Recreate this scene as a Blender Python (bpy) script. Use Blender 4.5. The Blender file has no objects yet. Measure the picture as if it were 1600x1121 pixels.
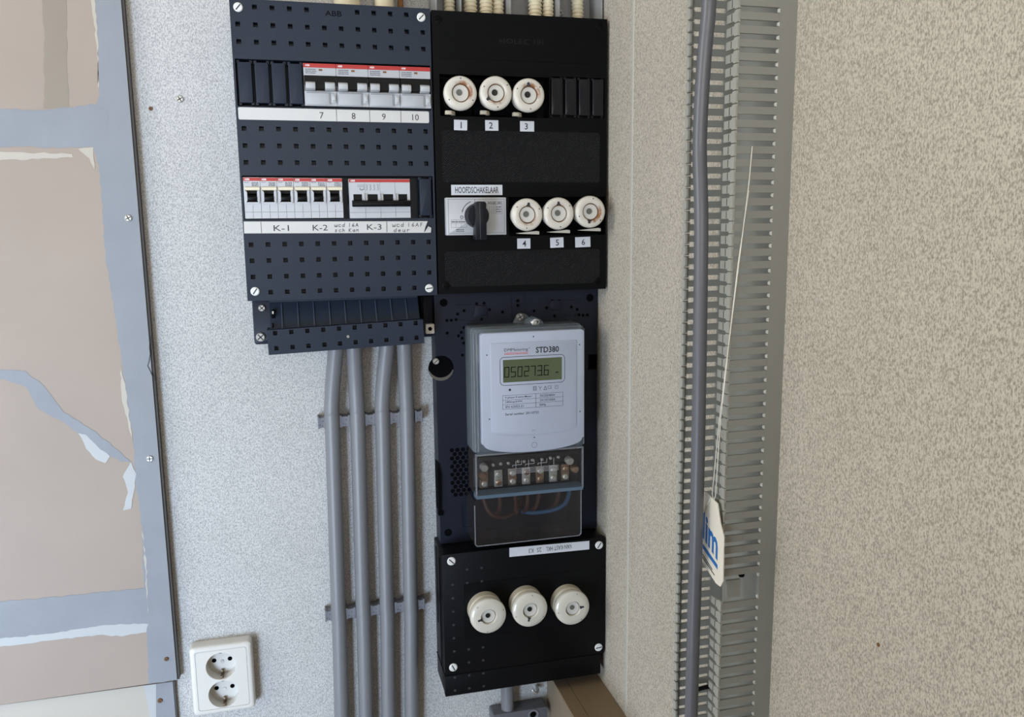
import bpy, bmesh, math, random
from mathutils import Vector, Matrix
random.seed(7)
sc = bpy.context.scene
COL = sc.collection
# All lengths below are millimetres measured from the camera's height on the back wall:
# x to the right, y away from the viewer (back wall = 0), z up (camera height = 0).
MM = 0.001
ZF = 1500.0            # camera height above the floor
def W(x, y, z): return Vector((x*MM, y*MM, (z+ZF)*MM))

# ------------------------------------------------------------------ camera
cd = bpy.data.cameras.new('camera'); cam = bpy.data.objects.new('camera', cd); COL.objects.link(cam)
cd.sensor_fit = 'HORIZONTAL'; cd.sensor_width = 36.0; cd.lens = 36.0*1300/1600; cd.clip_start = 0.01
Rw = ((0.96788325, -0.25113327, -0.01157967), (-0.05060846, -0.14951654, -0.98746321), (0.24625351, 0.95633513, -0.15742403))
Mx = Matrix(((Rw[0][0], -Rw[1][0], -Rw[2][0]), (Rw[0][1], -Rw[1][1], -Rw[2][1]), (Rw[0][2], -Rw[1][2], -Rw[2][2]))).to_4x4()
Mx.translation = W(0, -1008.8, 0)
cam.matrix_world = Mx
sc.camera = cam
# ------------------------------------------------------------------ world, lights, exposure
wd = bpy.data.worlds.new('world'); sc.world = wd; wd.use_nodes = True
wd.node_tree.nodes['Background'].inputs[0].default_value = (0.62, 0.78, 1.0, 1)
wd.node_tree.nodes['Background'].inputs[1].default_value = 1.0
def area(name, loc, target, sx, sy, power, col):
    l = bpy.data.lights.new(name, 'AREA'); l.shape = 'RECTANGLE'; l.size = sx; l.size_y = sy; l.energy = power; l.color = col
    o = bpy.data.objects.new(name, l); COL.objects.link(o); o.location = loc
    o.rotation_euler = (Vector(target)-Vector(loc)).to_track_quat('-Z', 'Y').to_euler()
    return o
area('window_daylight', (-1.25, -2.06, 0.55), (-1.25, 1.0, 0.55), 0.8, 0.9, 72, (0.60, 0.77, 1.0))
area('upper_window_daylight', (-0.2, -2.06, 1.53), (-0.2, 1.0, 1.53), 1.1, 0.5, 10, (1.0, 0.95, 0.88))
area('side_window_daylight', (-1.68, -0.85, 1.85), (1.0, -0.85, 1.85), 0.8, 0.8, 14, (1.0, 0.98, 0.93))
sc.view_settings.view_transform = 'Standard'; sc.view_settings.look = 'None'
sc.view_settings.gamma = 1.0; sc.view_settings.use_curve_mapping = False
sc.view_settings.exposure = 0.06

# ------------------------------------------------------------------ materials
def lin(c):
    return tuple((v/255/12.92 if v/255 <= 0.04045 else ((v/255+0.055)/1.055)**2.4) for v in c)
def mat(name, col, rough=0.5, metal=0.0, var=0.06, scale=60, bump=0.0, bscale=400, alpha=1.0, spec=0.5, coat=0.0):
    m = bpy.data.materials.new(name); m.use_nodes = True
    nt = m.node_tree; N = nt.nodes; L = nt.links; b = N['Principled BSDF']
    b.inputs['Roughness'].default_value = rough; b.inputs['Metallic'].default_value = metal
    b.inputs['Specular IOR Level'].default_value = spec; b.inputs['Coat Weight'].default_value = coat
    c = lin(col)
    tc = N.new('ShaderNodeTexCoord')
    nz = N.new('ShaderNodeTexNoise'); nz.inputs['Scale'].default_value = scale; nz.inputs['Detail'].default_value = 4
    L.new(tc.outputs['Object'], nz.inputs['Vector'])
    mx = N.new('ShaderNodeMix'); mx.data_type = 'RGBA'
    mx.inputs[6].default_value = tuple(v*(1-var) for v in c)+(1,); mx.inputs[7].default_value = tuple(min(1, v*(1+var)) for v in c)+(1,)
    L.new(nz.outputs['Fac'], mx.inputs[0]); L.new(mx.outputs[2], b.inputs['Base Color'])
    if bump:
        n2 = N.new('ShaderNodeTexNoise'); n2.inputs['Scale'].default_value = bscale; n2.inputs['Detail'].default_value = 2
        L.new(tc.outputs['Object'], n2.inputs['Vector'])
        bp = N.new('ShaderNodeBump'); bp.inputs['Strength'].default_value = bump; bp.inputs['Distance'].default_value = 0.0005
        L.new(n2.outputs['Fac'], bp.inputs['Height']); L.new(bp.outputs['Normal'], b.inputs['Normal'])
    if alpha < 1: b.inputs['Alpha'].default_value = alpha
    return m
def wallpaper(name, dark, light, grain=880):
    m = bpy.data.materials.new(name); m.use_nodes = True
    nt = m.node_tree; N = nt.nodes; L = nt.links; b = N['Principled BSDF']
    b.inputs['Roughness'].default_value = 0.75; b.inputs['Specular IOR Level'].default_value = 0.25
    tc = N.new('ShaderNodeTexCoord'); mp = N.new('ShaderNodeMapping'); mp.inputs['Scale'].default_value = (1.0, 1.0, 0.55)
    L.new(tc.outputs['Object'], mp.inputs['Vector'])
    n1 = N.new('ShaderNodeTexNoise'); n1.inputs['Scale'].default_value = grain; n1.inputs['Detail'].default_value = 2; n1.inputs['Roughness'].default_value = 0.6
    L.new(mp.outputs['Vector'], n1.inputs['Vector'])
    r = N.new('ShaderNodeValToRGB'); e = r.color_ramp.elements
    e[0].position = 0.33; e[0].color = lin(dark)+(1,); e[1].position = 0.60; e[1].color = lin(light)+(1,)
    L.new(n1.outputs['Fac'], r.inputs['Fac'])
    n2 = N.new('ShaderNodeTexNoise'); n2.inputs['Scale'].default_value = 9; n2.inputs['Detail'].default_value = 5
    L.new(tc.outputs['Object'], n2.inputs['Vector'])
    r2 = N.new('ShaderNodeValToRGB'); r2.color_ramp.elements[0].color = (0.93, 0.93, 0.92, 1); r2.color_ramp.elements[1].color = (1, 1, 1, 1)
    r2.color_ramp.elements[0].position = 0.3; r2.color_ramp.elements[1].position = 0.7
    L.new(n2.outputs['Fac'], r2.inputs['Fac'])
    mx = N.new('ShaderNodeMix'); mx.data_type = 'RGBA'; mx.blend_type = 'MULTIPLY'; mx.inputs[0].default_value = 1
    L.new(r.outputs['Color'], mx.inputs[6]); L.new(r2.outputs['Color'], mx.inputs[7]); L.new(mx.outputs[2], b.inputs['Base Color'])
    bp = N.new('ShaderNodeBump'); bp.inputs['Strength'].default_value = 0.25; bp.inputs['Distance'].default_value = 0.0004
    L.new(n1.outputs['Fac'], bp.inputs['Height']); L.new(bp.outputs['Normal'], b.inputs['Normal'])
    return m
def ceramic(name, seed, amount=1.0):
    """cream porcelain with brown rust around the sight glass; local y axis is the cap's axis"""
    m = mat(name, (210, 204, 192), 0.22, var=0.04, scale=40, coat=0.3)
    nt = m.node_tree; N = nt.nodes; L = nt.links; b = N['Principled BSDF']
    src = b.inputs['Base Color'].links[0].from_socket
    tc = N.new('ShaderNodeTexCoord'); sx = N.new('ShaderNodeSeparateXYZ'); L.new(tc.outputs['Object'], sx.inputs[0])
    def mth(op, a, c=None):
        n = N.new('ShaderNodeMath'); n.operation = op
        for i, v in ((0, a), (1, c)):
            if v is None: continue
            if isinstance(v, (int, float)): n.inputs[i].default_value = v
            else: L.new(v, n.inputs[i])
        return n.outputs[0]
    rr = mth('SQRT', mth('ADD', mth('MULTIPLY', sx.outputs[0], sx.outputs[0]), mth('MULTIPLY', sx.outputs[2], sx.outputs[2])))
    ring = mth('SUBTRACT', 1.0, mth('DIVIDE', mth('ABSOLUTE', mth('SUBTRACT', rr, 0.0103)), 0.0036))
    ring = mth('MAXIMUM', ring, 0.0)
    a = math.radians(seed)
    side = mth('MULTIPLY', mth('ADD', mth('MULTIPLY', sx.outputs[0], math.cos(a)), mth('MULTIPLY', sx.outputs[2], math.sin(a))), 90.0)
    side = mth('MAXIMUM', side, 0.0)
    nz = N.new('ShaderNodeTexNoise'); nz.inputs['Scale'].default_value = 190; nz.inputs['Detail'].default_value = 5; L.new(tc.outputs['Object'], nz.inputs['Vector'])
    fac = mth('MINIMUM', mth('MULTIPLY', mth('MULTIPLY', ring, side), mth('MULTIPLY', mth('MAXIMUM', mth('SUBTRACT', nz.outputs['Fac'], 0.28), 0.0), 6.5*amount)), 0.92)
    mx = N.new('ShaderNodeMix'); mx.data_type = 'RGBA'; L.new(fac, mx.inputs[0]); L.new(src, mx.inputs[6]); mx.inputs[7].default_value = lin((138, 84, 38))+(1,)
    L.new(mx.outputs[2], b.inputs['Base Color'])
    return m
def ribbed(name, col):
    """black plastic with a fine diagonal moulded weave"""
    m = mat(name, col, 0.42, var=0.03, spec=0.16)
    nt = m.node_tree; N = nt.nodes; L = nt.links; b = N['Principled BSDF']
    tc = N.new('ShaderNodeTexCoord'); hs = []
    for ang in (35, -55):
        mp = N.new('ShaderNodeMapping'); mp.inputs['Rotation'].default_value = (0, math.radians(ang), 0); L.new(tc.outputs['Object'], mp.inputs['Vector'])
        wv = N.new('ShaderNodeTexWave'); wv.inputs['Scale'].default_value = 165; wv.bands_direction = 'X'; L.new(mp.outputs['Vector'], wv.inputs['Vector']); hs.append(wv.outputs['Fac'])
    mu = N.new('ShaderNodeMath'); mu.operation = 'ADD'; L.new(hs[0], mu.inputs[0]); L.new(hs[1], mu.inputs[1])
    cm = N.new('ShaderNodeMix'); cm.data_type = 'RGBA'; cm.inputs[6].default_value = lin((9, 9, 10))+(1,); cm.inputs[7].default_value = lin((40, 40, 42))+(1,)
    pw = N.new('ShaderNodeMath'); pw.operation = 'POWER'; pw.inputs[1].default_value = 3.0; L.new(hs[0], pw.inputs[0]); L.new(pw.outputs[0], cm.inputs[0]); L.new(cm.outputs[2], b.inputs['Base Color'])
    bp = N.new('ShaderNodeBump'); bp.inputs['Strength'].default_value = 0.9; bp.inputs['Distance'].default_value = 0.0006
    L.new(mu.outputs[0], bp.inputs['Height']); L.new(bp.outputs['Normal'], b.inputs['Normal'])
    return m
def lcdmat():
    return mat('lcd_glass', (84, 92, 68), 0.25, var=0.08, scale=30)

M = dict(
    paper=wallpaper('wallpaper_back', (150, 149, 148), (202, 200, 197)),
    paper_shade=wallpaper('wallpaper_right_shade', (143, 136, 123), (200, 191, 176), 960),  # same paper; dimmer, warmer light is put into its colours
    plaster=mat('plaster', (205, 200, 192), 0.9, var=0.05, scale=8),
    floor=mat('floor_vinyl', (128, 98, 66), 0.5, var=0.15, scale=12),
    partition=mat('shade_wall_tan', (152, 116, 74), 0.8, var=0.05),  # for the added shade wall; tan warms its bounced light
    ceil=mat('ceiling_white', (215, 210, 200), 0.9, var=0.03),
    abb=mat('slate_plastic', (34, 42, 55), 0.42, spec=0.28, var=0.05, scale=25, bump=0.15, bscale=2500),
    abb2=mat('slate_plastic_inner', (36, 44, 57), 0.45, spec=0.3, var=0.05, scale=25),
    blk=mat('black_plastic', (9, 10, 12), 0.42, spec=0.1, var=0.06, scale=25, bump=0.12, bscale=2500),
    blkf=mat('black_blank', (15, 17, 23), 0.28, spec=0.4, var=0.04),
    blk2=mat('black_plastic_box', (10, 11, 13), 0.45, spec=0.14, var=0.06, scale=25),
    navy=mat('navy_plastic', (24, 29, 41), 0.45, spec=0.25, var=0.06, scale=30),
    rib=ribbed('black_weave', (15, 16, 18)),
    zone=mat('black_matt_zone', (7, 8, 9), 0.5, spec=0.1, var=0.04),
    emb=mat('embossed_black', (24, 25, 28), 0.5, spec=0.2),
    emb2=mat('embossed_slate', (11, 14, 19), 0.5, spec=0.1),
    dimple=mat('dimple_grey', (44, 46, 52), 0.5),
    litlip=mat('keyhole_lit_lip', (86, 80, 74), 0.6),
    abbrib_shine=mat('slate_rib_shine', (66, 76, 92), 0.35),  # same slate plastic; the ribs' highlight is put into the colour
    dark=mat('dark_void', (7, 7, 9), 0.9, spec=0.05),
    toggle=mat('toggle_black', (9, 9, 10), 0.45, spec=0.2),
    white=mat('breaker_white', (186, 188, 192), 0.4, var=0.02),
    grey=mat('breaker_grey', (174, 176, 180), 0.4, var=0.02),
    ltgrey=mat('toggle_grey', (176, 178, 180), 0.35, var=0.02),
    cream=mat('breaker_cream', (222, 212, 185), 0.4, var=0.03),
    red=mat('red_band', (172, 44, 42), 0.4, var=0.04),
    ink=mat('black_ink', (40, 42, 48), 0.6),
    inkg=mat('grey_ink', (88, 90, 97), 0.6),
    inkw=mat('white_ink', (232, 232, 234), 0.6),
    inkred=mat('red_ink', (190, 50, 48), 0.6),
    label=mat('label_paper', (204, 206, 212), 0.55, var=0.02),
    strip=mat('label_strip', (200, 199, 196), 0.35, var=0.02),
    screww=mat('white_screw', (220, 220, 216), 0.35, var=0.03),
    screwb=mat('black_screw', (6, 6, 7), 0.5, spec=0.1),
    steel=mat('zinc_steel', (190, 188, 182), 0.35, metal=0.6, var=0.1, scale=200),
    copper=mat('tinned_brass', (170, 146, 126), 0.3, metal=0.9, var=0.1, scale=200),
    clipm=mat('dull_brass', (110, 92, 72), 0.4, metal=0.7, var=0.1, scale=200),
    rust=mat('rusty_brown', (120, 84, 48), 0.8, var=0.3, scale=400),
    porcelain=mat('porcelain_cream', (206, 200, 187), 0.2, var=0.04, scale=40, coat=0.3),
    porcside=mat('porcelain_side', (190, 181, 161), 0.3, var=0.06, scale=40),
    glass=mat('sight_glass', (204, 200, 191), 0.3, var=0.05),
    glassdot=mat('indicator', (96, 98, 92), 0.35),
    glassdk=mat('indicator_dark', (20, 20, 19), 0.4),
    sil=mat('switch_plate_silver', (186, 188, 191), 0.4, metal=0.15, var=0.03),
    knob=mat('knob_black', (20, 22, 28), 0.4, spec=0.25),
    mface=mat('meter_face', (168, 174, 188), 0.45, var=0.02),
    mbase=mat('meter_case', (88, 94, 98), 0.4, var=0.04),
    mclear=mat('meter_clear_rim', (130, 142, 152), 0.12, var=0.03, alpha=0.28),
    cover=mat('smoked_cover', (58, 54, 53), 0.08, var=0.05, alpha=0.26),
    coveredge=mat('cover_edge', (160, 163, 170), 0.15, var=0.05, alpha=0.4),
    tblock=mat('terminal_block', (34, 29, 27), 0.5),
    lip=mat('cover_lip_blue', (92, 112, 130), 0.25, alpha=0.8),
    brownw=mat('wire_brown', (84, 50, 42), 0.5), bluew=mat('wire_blue', (56, 98, 138), 0.5),
    lcd=lcdmat(),
    seg=mat('lcd_segment', (12, 14, 11), 0.6, spec=0.1),
    cable=mat('cable_grey', (116, 117, 120), 0.42, var=0.03, scale=15),
    cable2=mat('cable_darkgrey', (92, 93, 98), 0.36, var=0.04, scale=15),
    clip=mat('clip_grey', (112, 113, 120), 0.5, var=0.05),
    socket=mat('socket_ivory', (208, 204, 196), 0.35, var=0.02),
    socketin=mat('socket_well', (205, 201, 194), 0.35, var=0.02),
    conduit=mat('conduit_cream', (224, 212, 182), 0.45, var=0.05, scale=120),
    ductg=mat('duct_grey_metal', (150, 150, 150), 0.5, var=0.04),
    duct=mat('duct_grey', (136, 136, 129), 0.45, var=0.03, scale=20),
    slotglint=mat('slot_glint_pale', (205, 205, 198), 0.5),
    ductlip_lit=mat('duct_lip_lit', (158, 157, 148), 0.45, var=0.03, scale=20),  # duct plastic with the light on its lips put into the colour
    trunk=mat('trunk_tan', (128, 108, 82), 0.5, var=0.05, scale=20),
    trunk_lit=mat('trunk_tan_lit', (138, 124, 104), 0.55, var=0.05, scale=20),  # same tan plastic, paler: light on the left face painted in
    trim=mat('trim_strip', (180, 175, 166), 0.7, var=0.1, scale=700),
    board=mat('board_pink', (158, 144, 132), 0.5, var=0.09, scale=7, spec=0.2, bump=0.1, bscale=60),
    edge=mat('board_edge_shade', (70, 66, 62), 0.7, var=0.1),
    pgrey=mat('paint_grey', (138, 141, 146), 0.5, spec=0.2, var=0.11, scale=22),
    pcream=mat('paint_cream', (176, 168, 155), 0.5, var=0.03, scale=20),
    pwhite=mat('paint_white', (172, 173, 172), 0.5, var=0.03, scale=20),
    pbrown=mat('paint_tan', (138, 126, 112), 0.5, var=0.05, scale=14),
    tagp=mat('tag_card', (222, 216, 200), 0.6, var=0.04), tagb=mat('tag_blue', (40, 104, 170), 0.5),
    string=mat('string_white', (226, 222, 210), 0.7),
    frame=mat('window_frame_white', (225, 225, 222), 0.4), pane=mat('window_pane', (235, 242, 248), 0.05, alpha=0.06),
)

# ------------------------------------------------------------------ mesh builder
class MB:
    def __init__(s): s.v = []; s.f = []
    def add(s, vs, fs):
        o = len(s.v); s.v += [tuple(v) for v in vs]; s.f += [tuple(i+o for i in f) for f in fs]; return s
    def box(s, x0, x1, y0, y1, z0, z1):
        return s.add([(x0,y0,z0),(x1,y0,z0),(x1,y1,z0),(x0,y1,z0),(x0,y0,z1),(x1,y0,z1),(x1,y1,z1),(x0,y1,z1)],
                     [(0,3,2,1),(4,5,6,7),(0,1,5,4),(1,2,6,5),(2,3,7,6),(3,0,4,7)])
    def prism(s, poly, y0, y1, axis='y'):
        """poly of (x,z), extruded along y (y0 = front); axis 'x': poly of (y,z) from x=y0 to y1; axis 'z': poly of (x,y)"""
        n = len(poly)
        ar = sum(poly[i][0]*poly[(i+1) % n][1]-poly[(i+1) % n][0]*poly[i][1] for i in range(n))
        if ar < 0: poly = poly[::-1]
        if axis == 'y': vs = [(p[0], y0, p[1]) for p in poly]+[(p[0], y1, p[1]) for p in poly]
        elif axis == 'x': vs = [(y0, p[0], p[1]) for p in poly]+[(y1, p[0], p[1]) for p in poly]
        else: vs = [(p[0], p[1], y0) for p in poly]+[(p[0], p[1], y1) for p in poly]
        fs = [tuple(range(n)), tuple(range(2*n-1, n-1, -1))]+[(i, n+i, n+(i+1) % n, (i+1) % n) for i in range(n)]
        return s.add(vs, fs)
    def lathe(s, cx, cz, prof, n=32, cap=True):
        """profile of (radius, y) turned about an axis parallel to y through (cx, cz)"""
        vs = []; fs = []
        for r, y in prof:
            for k in range(n):
                a = 2*math.pi*k/n; vs.append((cx+r*math.cos(a), y, cz+r*math.sin(a)))
        m = len(prof)
        for i in range(m-1):
            for k in range(n):
                k2 = (k+1) % n; fs.append((i*n+k, i*n+k2, (i+1)*n+k2, (i+1)*n+k))
        if cap: fs.append(tuple(range(n-1, -1, -1))); fs.append(tuple((m-1)*n+k for k in range(n)))
        return s.add(vs, fs)
    def tube(s, pts, r, n=12, radii=None):
        P = [Vector(p) for p in pts]; vs = []; fs = []
        up = None
        for i, p in enumerate(P):
            t = (P[min(i+1, len(P)-1)]-P[max(i-1, 0)]).normalized()
            if up is None: up = t.cross(Vector((0.3, 1, 0.2))).normalized()
            a = (up-t*up.dot(t)).normalized(); up = a; b = t.cross(a)
            rr = radii[i] if radii else r
            for k in range(n):
                q = 2*math.pi*k/n; vs.append(p+a*rr*math.cos(q)+b*rr*math.sin(q))
        for i in range(len(P)-1):
            for k in range(n):
                k2 = (k+1) % n; fs.append((i*n+k, i*n+k2, (i+1)*n+k2, (i+1)*n+k))
        fs.append(tuple(range(n-1, -1, -1))); fs.append(tuple((len(P)-1)*n+k for k in range(n)))
        return s.add(vs, fs)
    def ribbon(s, pts, w, y0, y1):
        """flat pen stroke of (x,z) points"""
        for (a, b) in zip(pts[:-1], pts[1:]):
            d = Vector((b[0]-a[0], b[1]-a[1])); 
            if d.length < 1e-6: continue
            d.normalize(); n = Vector((-d.y, d.x))*w/2; e = d*w*0.4
            s.prism([(a[0]-e.x+n.x, a[1]-e.y+n.y), (a[0]-e.x-n.x, a[1]-e.y-n.y), (b[0]+e.x-n.x, b[1]+e.y-n.y), (b[0]+e.x+n.x, b[1]+e.y+n.y)], y0, y1)
        return s
def smooth_path(pts, n=8):
    P = [Vector(p) for p in pts]; out = []
    for i in range(len(P)-1):
        p0, p1, p2, p3 = P[max(i-1, 0)], P[i], P[i+1], P[min(i+2, len(P)-1)]
        for k in range(n):
            t = k/n
            out.append(0.5*((2*p1)+(p2-p0)*t+(2*p0-5*p1+4*p2-p3)*t*t+(3*p1-p0-3*p2+p3)*t**3))
    return out+[P[-1]]
def rrect(x0, x1, z0, z1, r, n=4):
    o = []
    for cx, cz, a0 in ((x1-r, z0+r, -90), (x1-r, z1-r, 0), (x0+r, z1-r, 90), (x0+r, z0+r, 180)):
        for k in range(n+1):
            a = math.radians(a0+90*k/n); o.append((cx+r*math.cos(a), cz+r*math.sin(a)))
    return o
def grid_plate(x0, x1, z0, z1, yf, yb, rects):
    """front plate at y=yf with a skirt back to yb; rects (xa,xb,za,zb,depth) are sunk by depth"""
    xs = sorted({round(v, 3) for v in [x0, x1]+[c for r in rects for c in r[:2]] if x0 <= v <= x1})
    zs = sorted({round(v, 3) for v in [z0, z1]+[c for r in rects for c in r[2:4]] if z0 <= v <= z1})
    D = [[0.0]*(len(zs)-1) for _ in xs[:-1]]
    for xa, xb, za, zb, d in rects:
        for i in range(len(xs)-1):
            xm = (xs[i]+xs[i+1])/2
            if not xa < xm < xb: continue
            for j in range(len(zs)-1):
                if za < (zs[j]+zs[j+1])/2 < zb: D[i][j] = d
    m = MB()
    for i in range(len(xs)-1):
        for j in range(len(zs)-1):
            y = yf+D[i][j]
            m.add([(xs[i],y,zs[j]),(xs[i+1],y,zs[j]),(xs[i+1],y,zs[j+1]),(xs[i],y,zs[j+1])], [(0,1,2,3)])
            for (i2, j2, e) in ((i+1, j, 'x'), (i, j+1, 'z')):
                d2 = D[i2][j2] if i2 < len(xs)-1 and j2 < len(zs)-1 else None
                if d2 is None or d2 == D[i][j]: continue
                y2 = yf+d2
                if e == 'x': q = [(xs[i2],y,zs[j]),(xs[i2],y2,zs[j]),(xs[i2],y2,zs[j+1]),(xs[i2],y,zs[j+1])]
                else: q = [(xs[i],y,zs[j2]),(xs[i+1],y,zs[j2]),(xs[i+1],y2,zs[j2]),(xs[i],y2,zs[j2])]
                m.add(q, [(0,1,2,3)])
    m.add([(x0,yf,z0),(x1,yf,z0),(x1,yf,z1),(x0,yf,z1),(x0,yb,z0),(x1,yb,z0),(x1,yb,z1),(x0,yb,z1)], [(0,4,5,1),(1,5,6,2),(2,6,7,3),(3,7,4,0),(4,7,6,5)])
    return m
def mesh_from(mb, c, name, bevel=0.0, smooth=True):
    me = bpy.data.meshes.new(name)
    me.from_pydata([((x-c[0])*MM, (y-c[1])*MM, (z-c[2])*MM) for x, y, z in mb.v], [], mb.f)
    bm = bmesh.new(); bm.from_mesh(me)
    bmesh.ops.remove_doubles(bm, verts=bm.verts, dist=1e-6)
    bmesh.ops.recalc_face_normals(bm, faces=bm.faces)
    if bevel:
        ed = [e for e in bm.edges if len(e.link_faces) == 2 and e.calc_face_angle(0) > 0.6]
        bmesh.ops.bevel(bm, geom=ed, offset=bevel*MM, offset_type='OFFSET', segments=2, profile=0.5, affect='EDGES', clamp_overlap=True)
    bm.to_mesh(me); bm.free()
    if smooth:
        for p in me.polygons: p.use_smooth = True
        me.set_sharp_from_angle(angle=math.radians(35))
    return me
WP = {}                       # world position (mm) of every object
def bbox_c(mb):
    a = [min(v[i] for v in mb.v) for i in range(3)]; b = [max(v[i] for v in mb.v) for i in range(3)]
    return tuple((p+q)/2 for p, q in zip(a, b))
def link(o, wp, parent):
    COL.objects.link(o); WP[o.name] = wp
    if parent is None: o.location = W(*wp)
    else:
        o.parent = parent; pw = WP[parent.name]
        o.location = Vector([(a-b)*MM for a, b in zip(wp, pw)])
def obj(name, mb, m, parent=None, bevel=0.0, smooth=True, origin=None):
    c = origin or bbox_c(mb)
    o = bpy.data.objects.new(name, mesh_from(mb, c, name, bevel, smooth))
    o.data.materials.append(M[m] if isinstance(m, str) else m)
    link(o, c, parent); return o
def again(src, wp, parent, rot=None):
    o = src.copy(); link(o, wp, parent)
    if rot: o.rotation_euler = rot
    return o
def thing(name, label, cat, loc, group=None):
    o = bpy.data.objects.new(name, None); o.empty_display_size = 0.02
    link(o, loc, None); return tag(o, label, cat, group)
def tag(o, label, cat, group=None):
    o['label'] = label; o['category'] = cat
    if group: o['group'] = group
    return o
def struct(name, mb, m, parent=None, **k):
    o = obj(name, mb, m, parent, **k)
    if parent is None: o['kind'] = 'structure'
    return o
def text(s, cx, cz, y, h, parent, m='ink', w=None, rot=0.0, name='lettering', bold=0.0, shear=0.0, up=None):
    """raised print, centred on (cx,cz), capitals h tall, facing the room"""
    cu = bpy.data.curves.new('t', 'FONT'); cu.body = s; cu.size = 1.0; cu.align_x = 'CENTER'; cu.resolution_u = 2; cu.offset = bold; cu.shear = shear; cu.extrude = 0.001
    t = bpy.data.objects.new('t', cu); COL.objects.link(t)
    bpy.context.view_layer.update()
    me = bpy.data.meshes.new_from_object(t.evaluated_get(bpy.context.evaluated_depsgraph_get()))
    bpy.data.objects.remove(t); bpy.data.curves.remove(cu)
    xs = [v.co.x for v in me.vertices]; ys = [v.co.y for v in me.vertices]
    if not xs: return None
    mxx, mxy = (min(xs)+max(xs))/2, (min(ys)+max(ys))/2
    sy = h/(max(ys)-min(ys)) if up is None else up
    sx = (w/(max(xs)-min(xs))) if w else sy
    ca, sa = math.cos(math.radians(rot)), math.sin(math.radians(rot))
    for v in me.vertices:
        a, b = (v.co.x-mxx)*sx, (v.co.y-mxy)*sy
        v.co = Vector(((a*ca-b*sa)*MM, (-0.05 if v.co.z > 0 else 0.02)*MM, (a*sa+b*ca)*MM))
    me.materials.append(M[m]); me.name = name
    o = bpy.data.objects.new(name, me); link(o, (cx, y, cz), parent); return o
def screw(x, y, z, r, parent, m='screww', rot=45.0, name='screw', h=1.6, cross=False, slotm='ink'):
    mb = MB().lathe(x, z, [(r*0.98, y+0.5), (r, y-h*0.5), (r*0.8, y-h)], 20)
    s = obj(name, mb, m, parent)
    q = MB(); a = math.radians(rot)
    for k in ((0, 1) if cross else (0,)):
        d = Vector((math.cos(a+k*math.pi/2), math.sin(a+k*math.pi/2)))*r*0.78; n = Vector((-d.y, d.x))*0.16
        q.prism([(x+d.x+n.x, z+d.y+n.y), (x+d.x-n.x, z+d.y-n.y), (x-d.x-n.x, z-d.y-n.y), (x-d.x+n.x, z-d.y+n.y)], y-h-0.08, y-h+0.2)
    obj('slot', q, slotm, s, smooth=False); return s

# ================================================================== the room
XR = 365.0
struct('wall_back', MB().box(-1800, XR+80, 0, 80, -ZF, 1000), 'paper', smooth=False)
struct('wall_right', MB().box(XR, XR+80, -2200, 0, -ZF, 1000), 'paper_shade', smooth=False)
struct('floor', MB().box(-1800, XR+80, -2200, 80, -ZF-60, -ZF), 'floor', smooth=False)
struct('ceiling', MB().box(-1800, XR+80, -2200, 80, 1000, 1060), 'ceil', smooth=False)
def wall_with_holes(u0, u1, z0, z1, holes):
    """rectangles that tile a wall around its window holes (u0,u1,z0,z1)"""
    us = sorted({u0, u1} | {h[0] for h in holes} | {h[1] for h in holes}); zs = sorted({z0, z1} | {h[2] for h in holes} | {h[3] for h in holes}); out = []
    for a, b in zip(us[:-1], us[1:]):
        for c, d in zip(zs[:-1], zs[1:]):
            if not any(h[0] <= a and b <= h[1] and h[2] <= c and d <= h[3] for h in holes): out.append((a, b, c, d))
    return out
fh = [(-1680, -820, -1420, -480), (-760, 360, -240, 300)]; lh = [(-1270, -430, -70, 770)]
wl = MB()
for r in wall_with_holes(-1800, XR+80, -ZF, 1000, fh): wl.box(r[0], r[1], -2200, -2120, r[2], r[3])
struct('wall_front', wl, 'plaster', smooth=False)
wl = MB()
for r in wall_with_holes(-2200, 0, -ZF, 1000, lh): wl.box(-1800, -1720, r[0], r[1], r[2], r[3])
struct('wall_left', wl, 'plaster', smooth=False)
for i, (h, side) in enumerate(((fh[0], 0), (fh[1], 0), (lh[0], 1))):
    f = MB(); t = 45; e = [(h[0], h[1], h[2], h[2]+t), (h[0], h[1], h[3]-t, h[3]), (h[0], h[0]+t, h[2]+t, h[3]-t), (h[1]-t, h[1], h[2]+t, h[3]-t)]
    for r in e: f.box(r[0], r[1], -2190, -2150, r[2], r[3]) if side == 0 else f.box(-1790, -1750, r[0], r[1], r[2], r[3])
    w = struct(f'window_{i+1}', f, 'frame', smooth=False)
    g = (h[0]+t, h[1]-t, h[2]+t, h[3]-t)
    obj('pane', MB().box(g[0], g[1], -2172, -2168, g[2], g[3]) if side == 0 else MB().box(-1772, -1768, *g), 'pane', w, smooth=False)
struct('added_shade_wall', MB().box(-550, XR, -1330, -1230, -ZF, -20), 'partition', smooth=False)  # unseen half-height wall, added only to shade the lower right
struct('trim_1', MB().prism([(XR-0.7, -133.4), (XR, -134.6), (XR, -128.4), (XR-0.7, -129.6)], -ZF, 1000, 'z'), 'trim', smooth=False)

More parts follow.
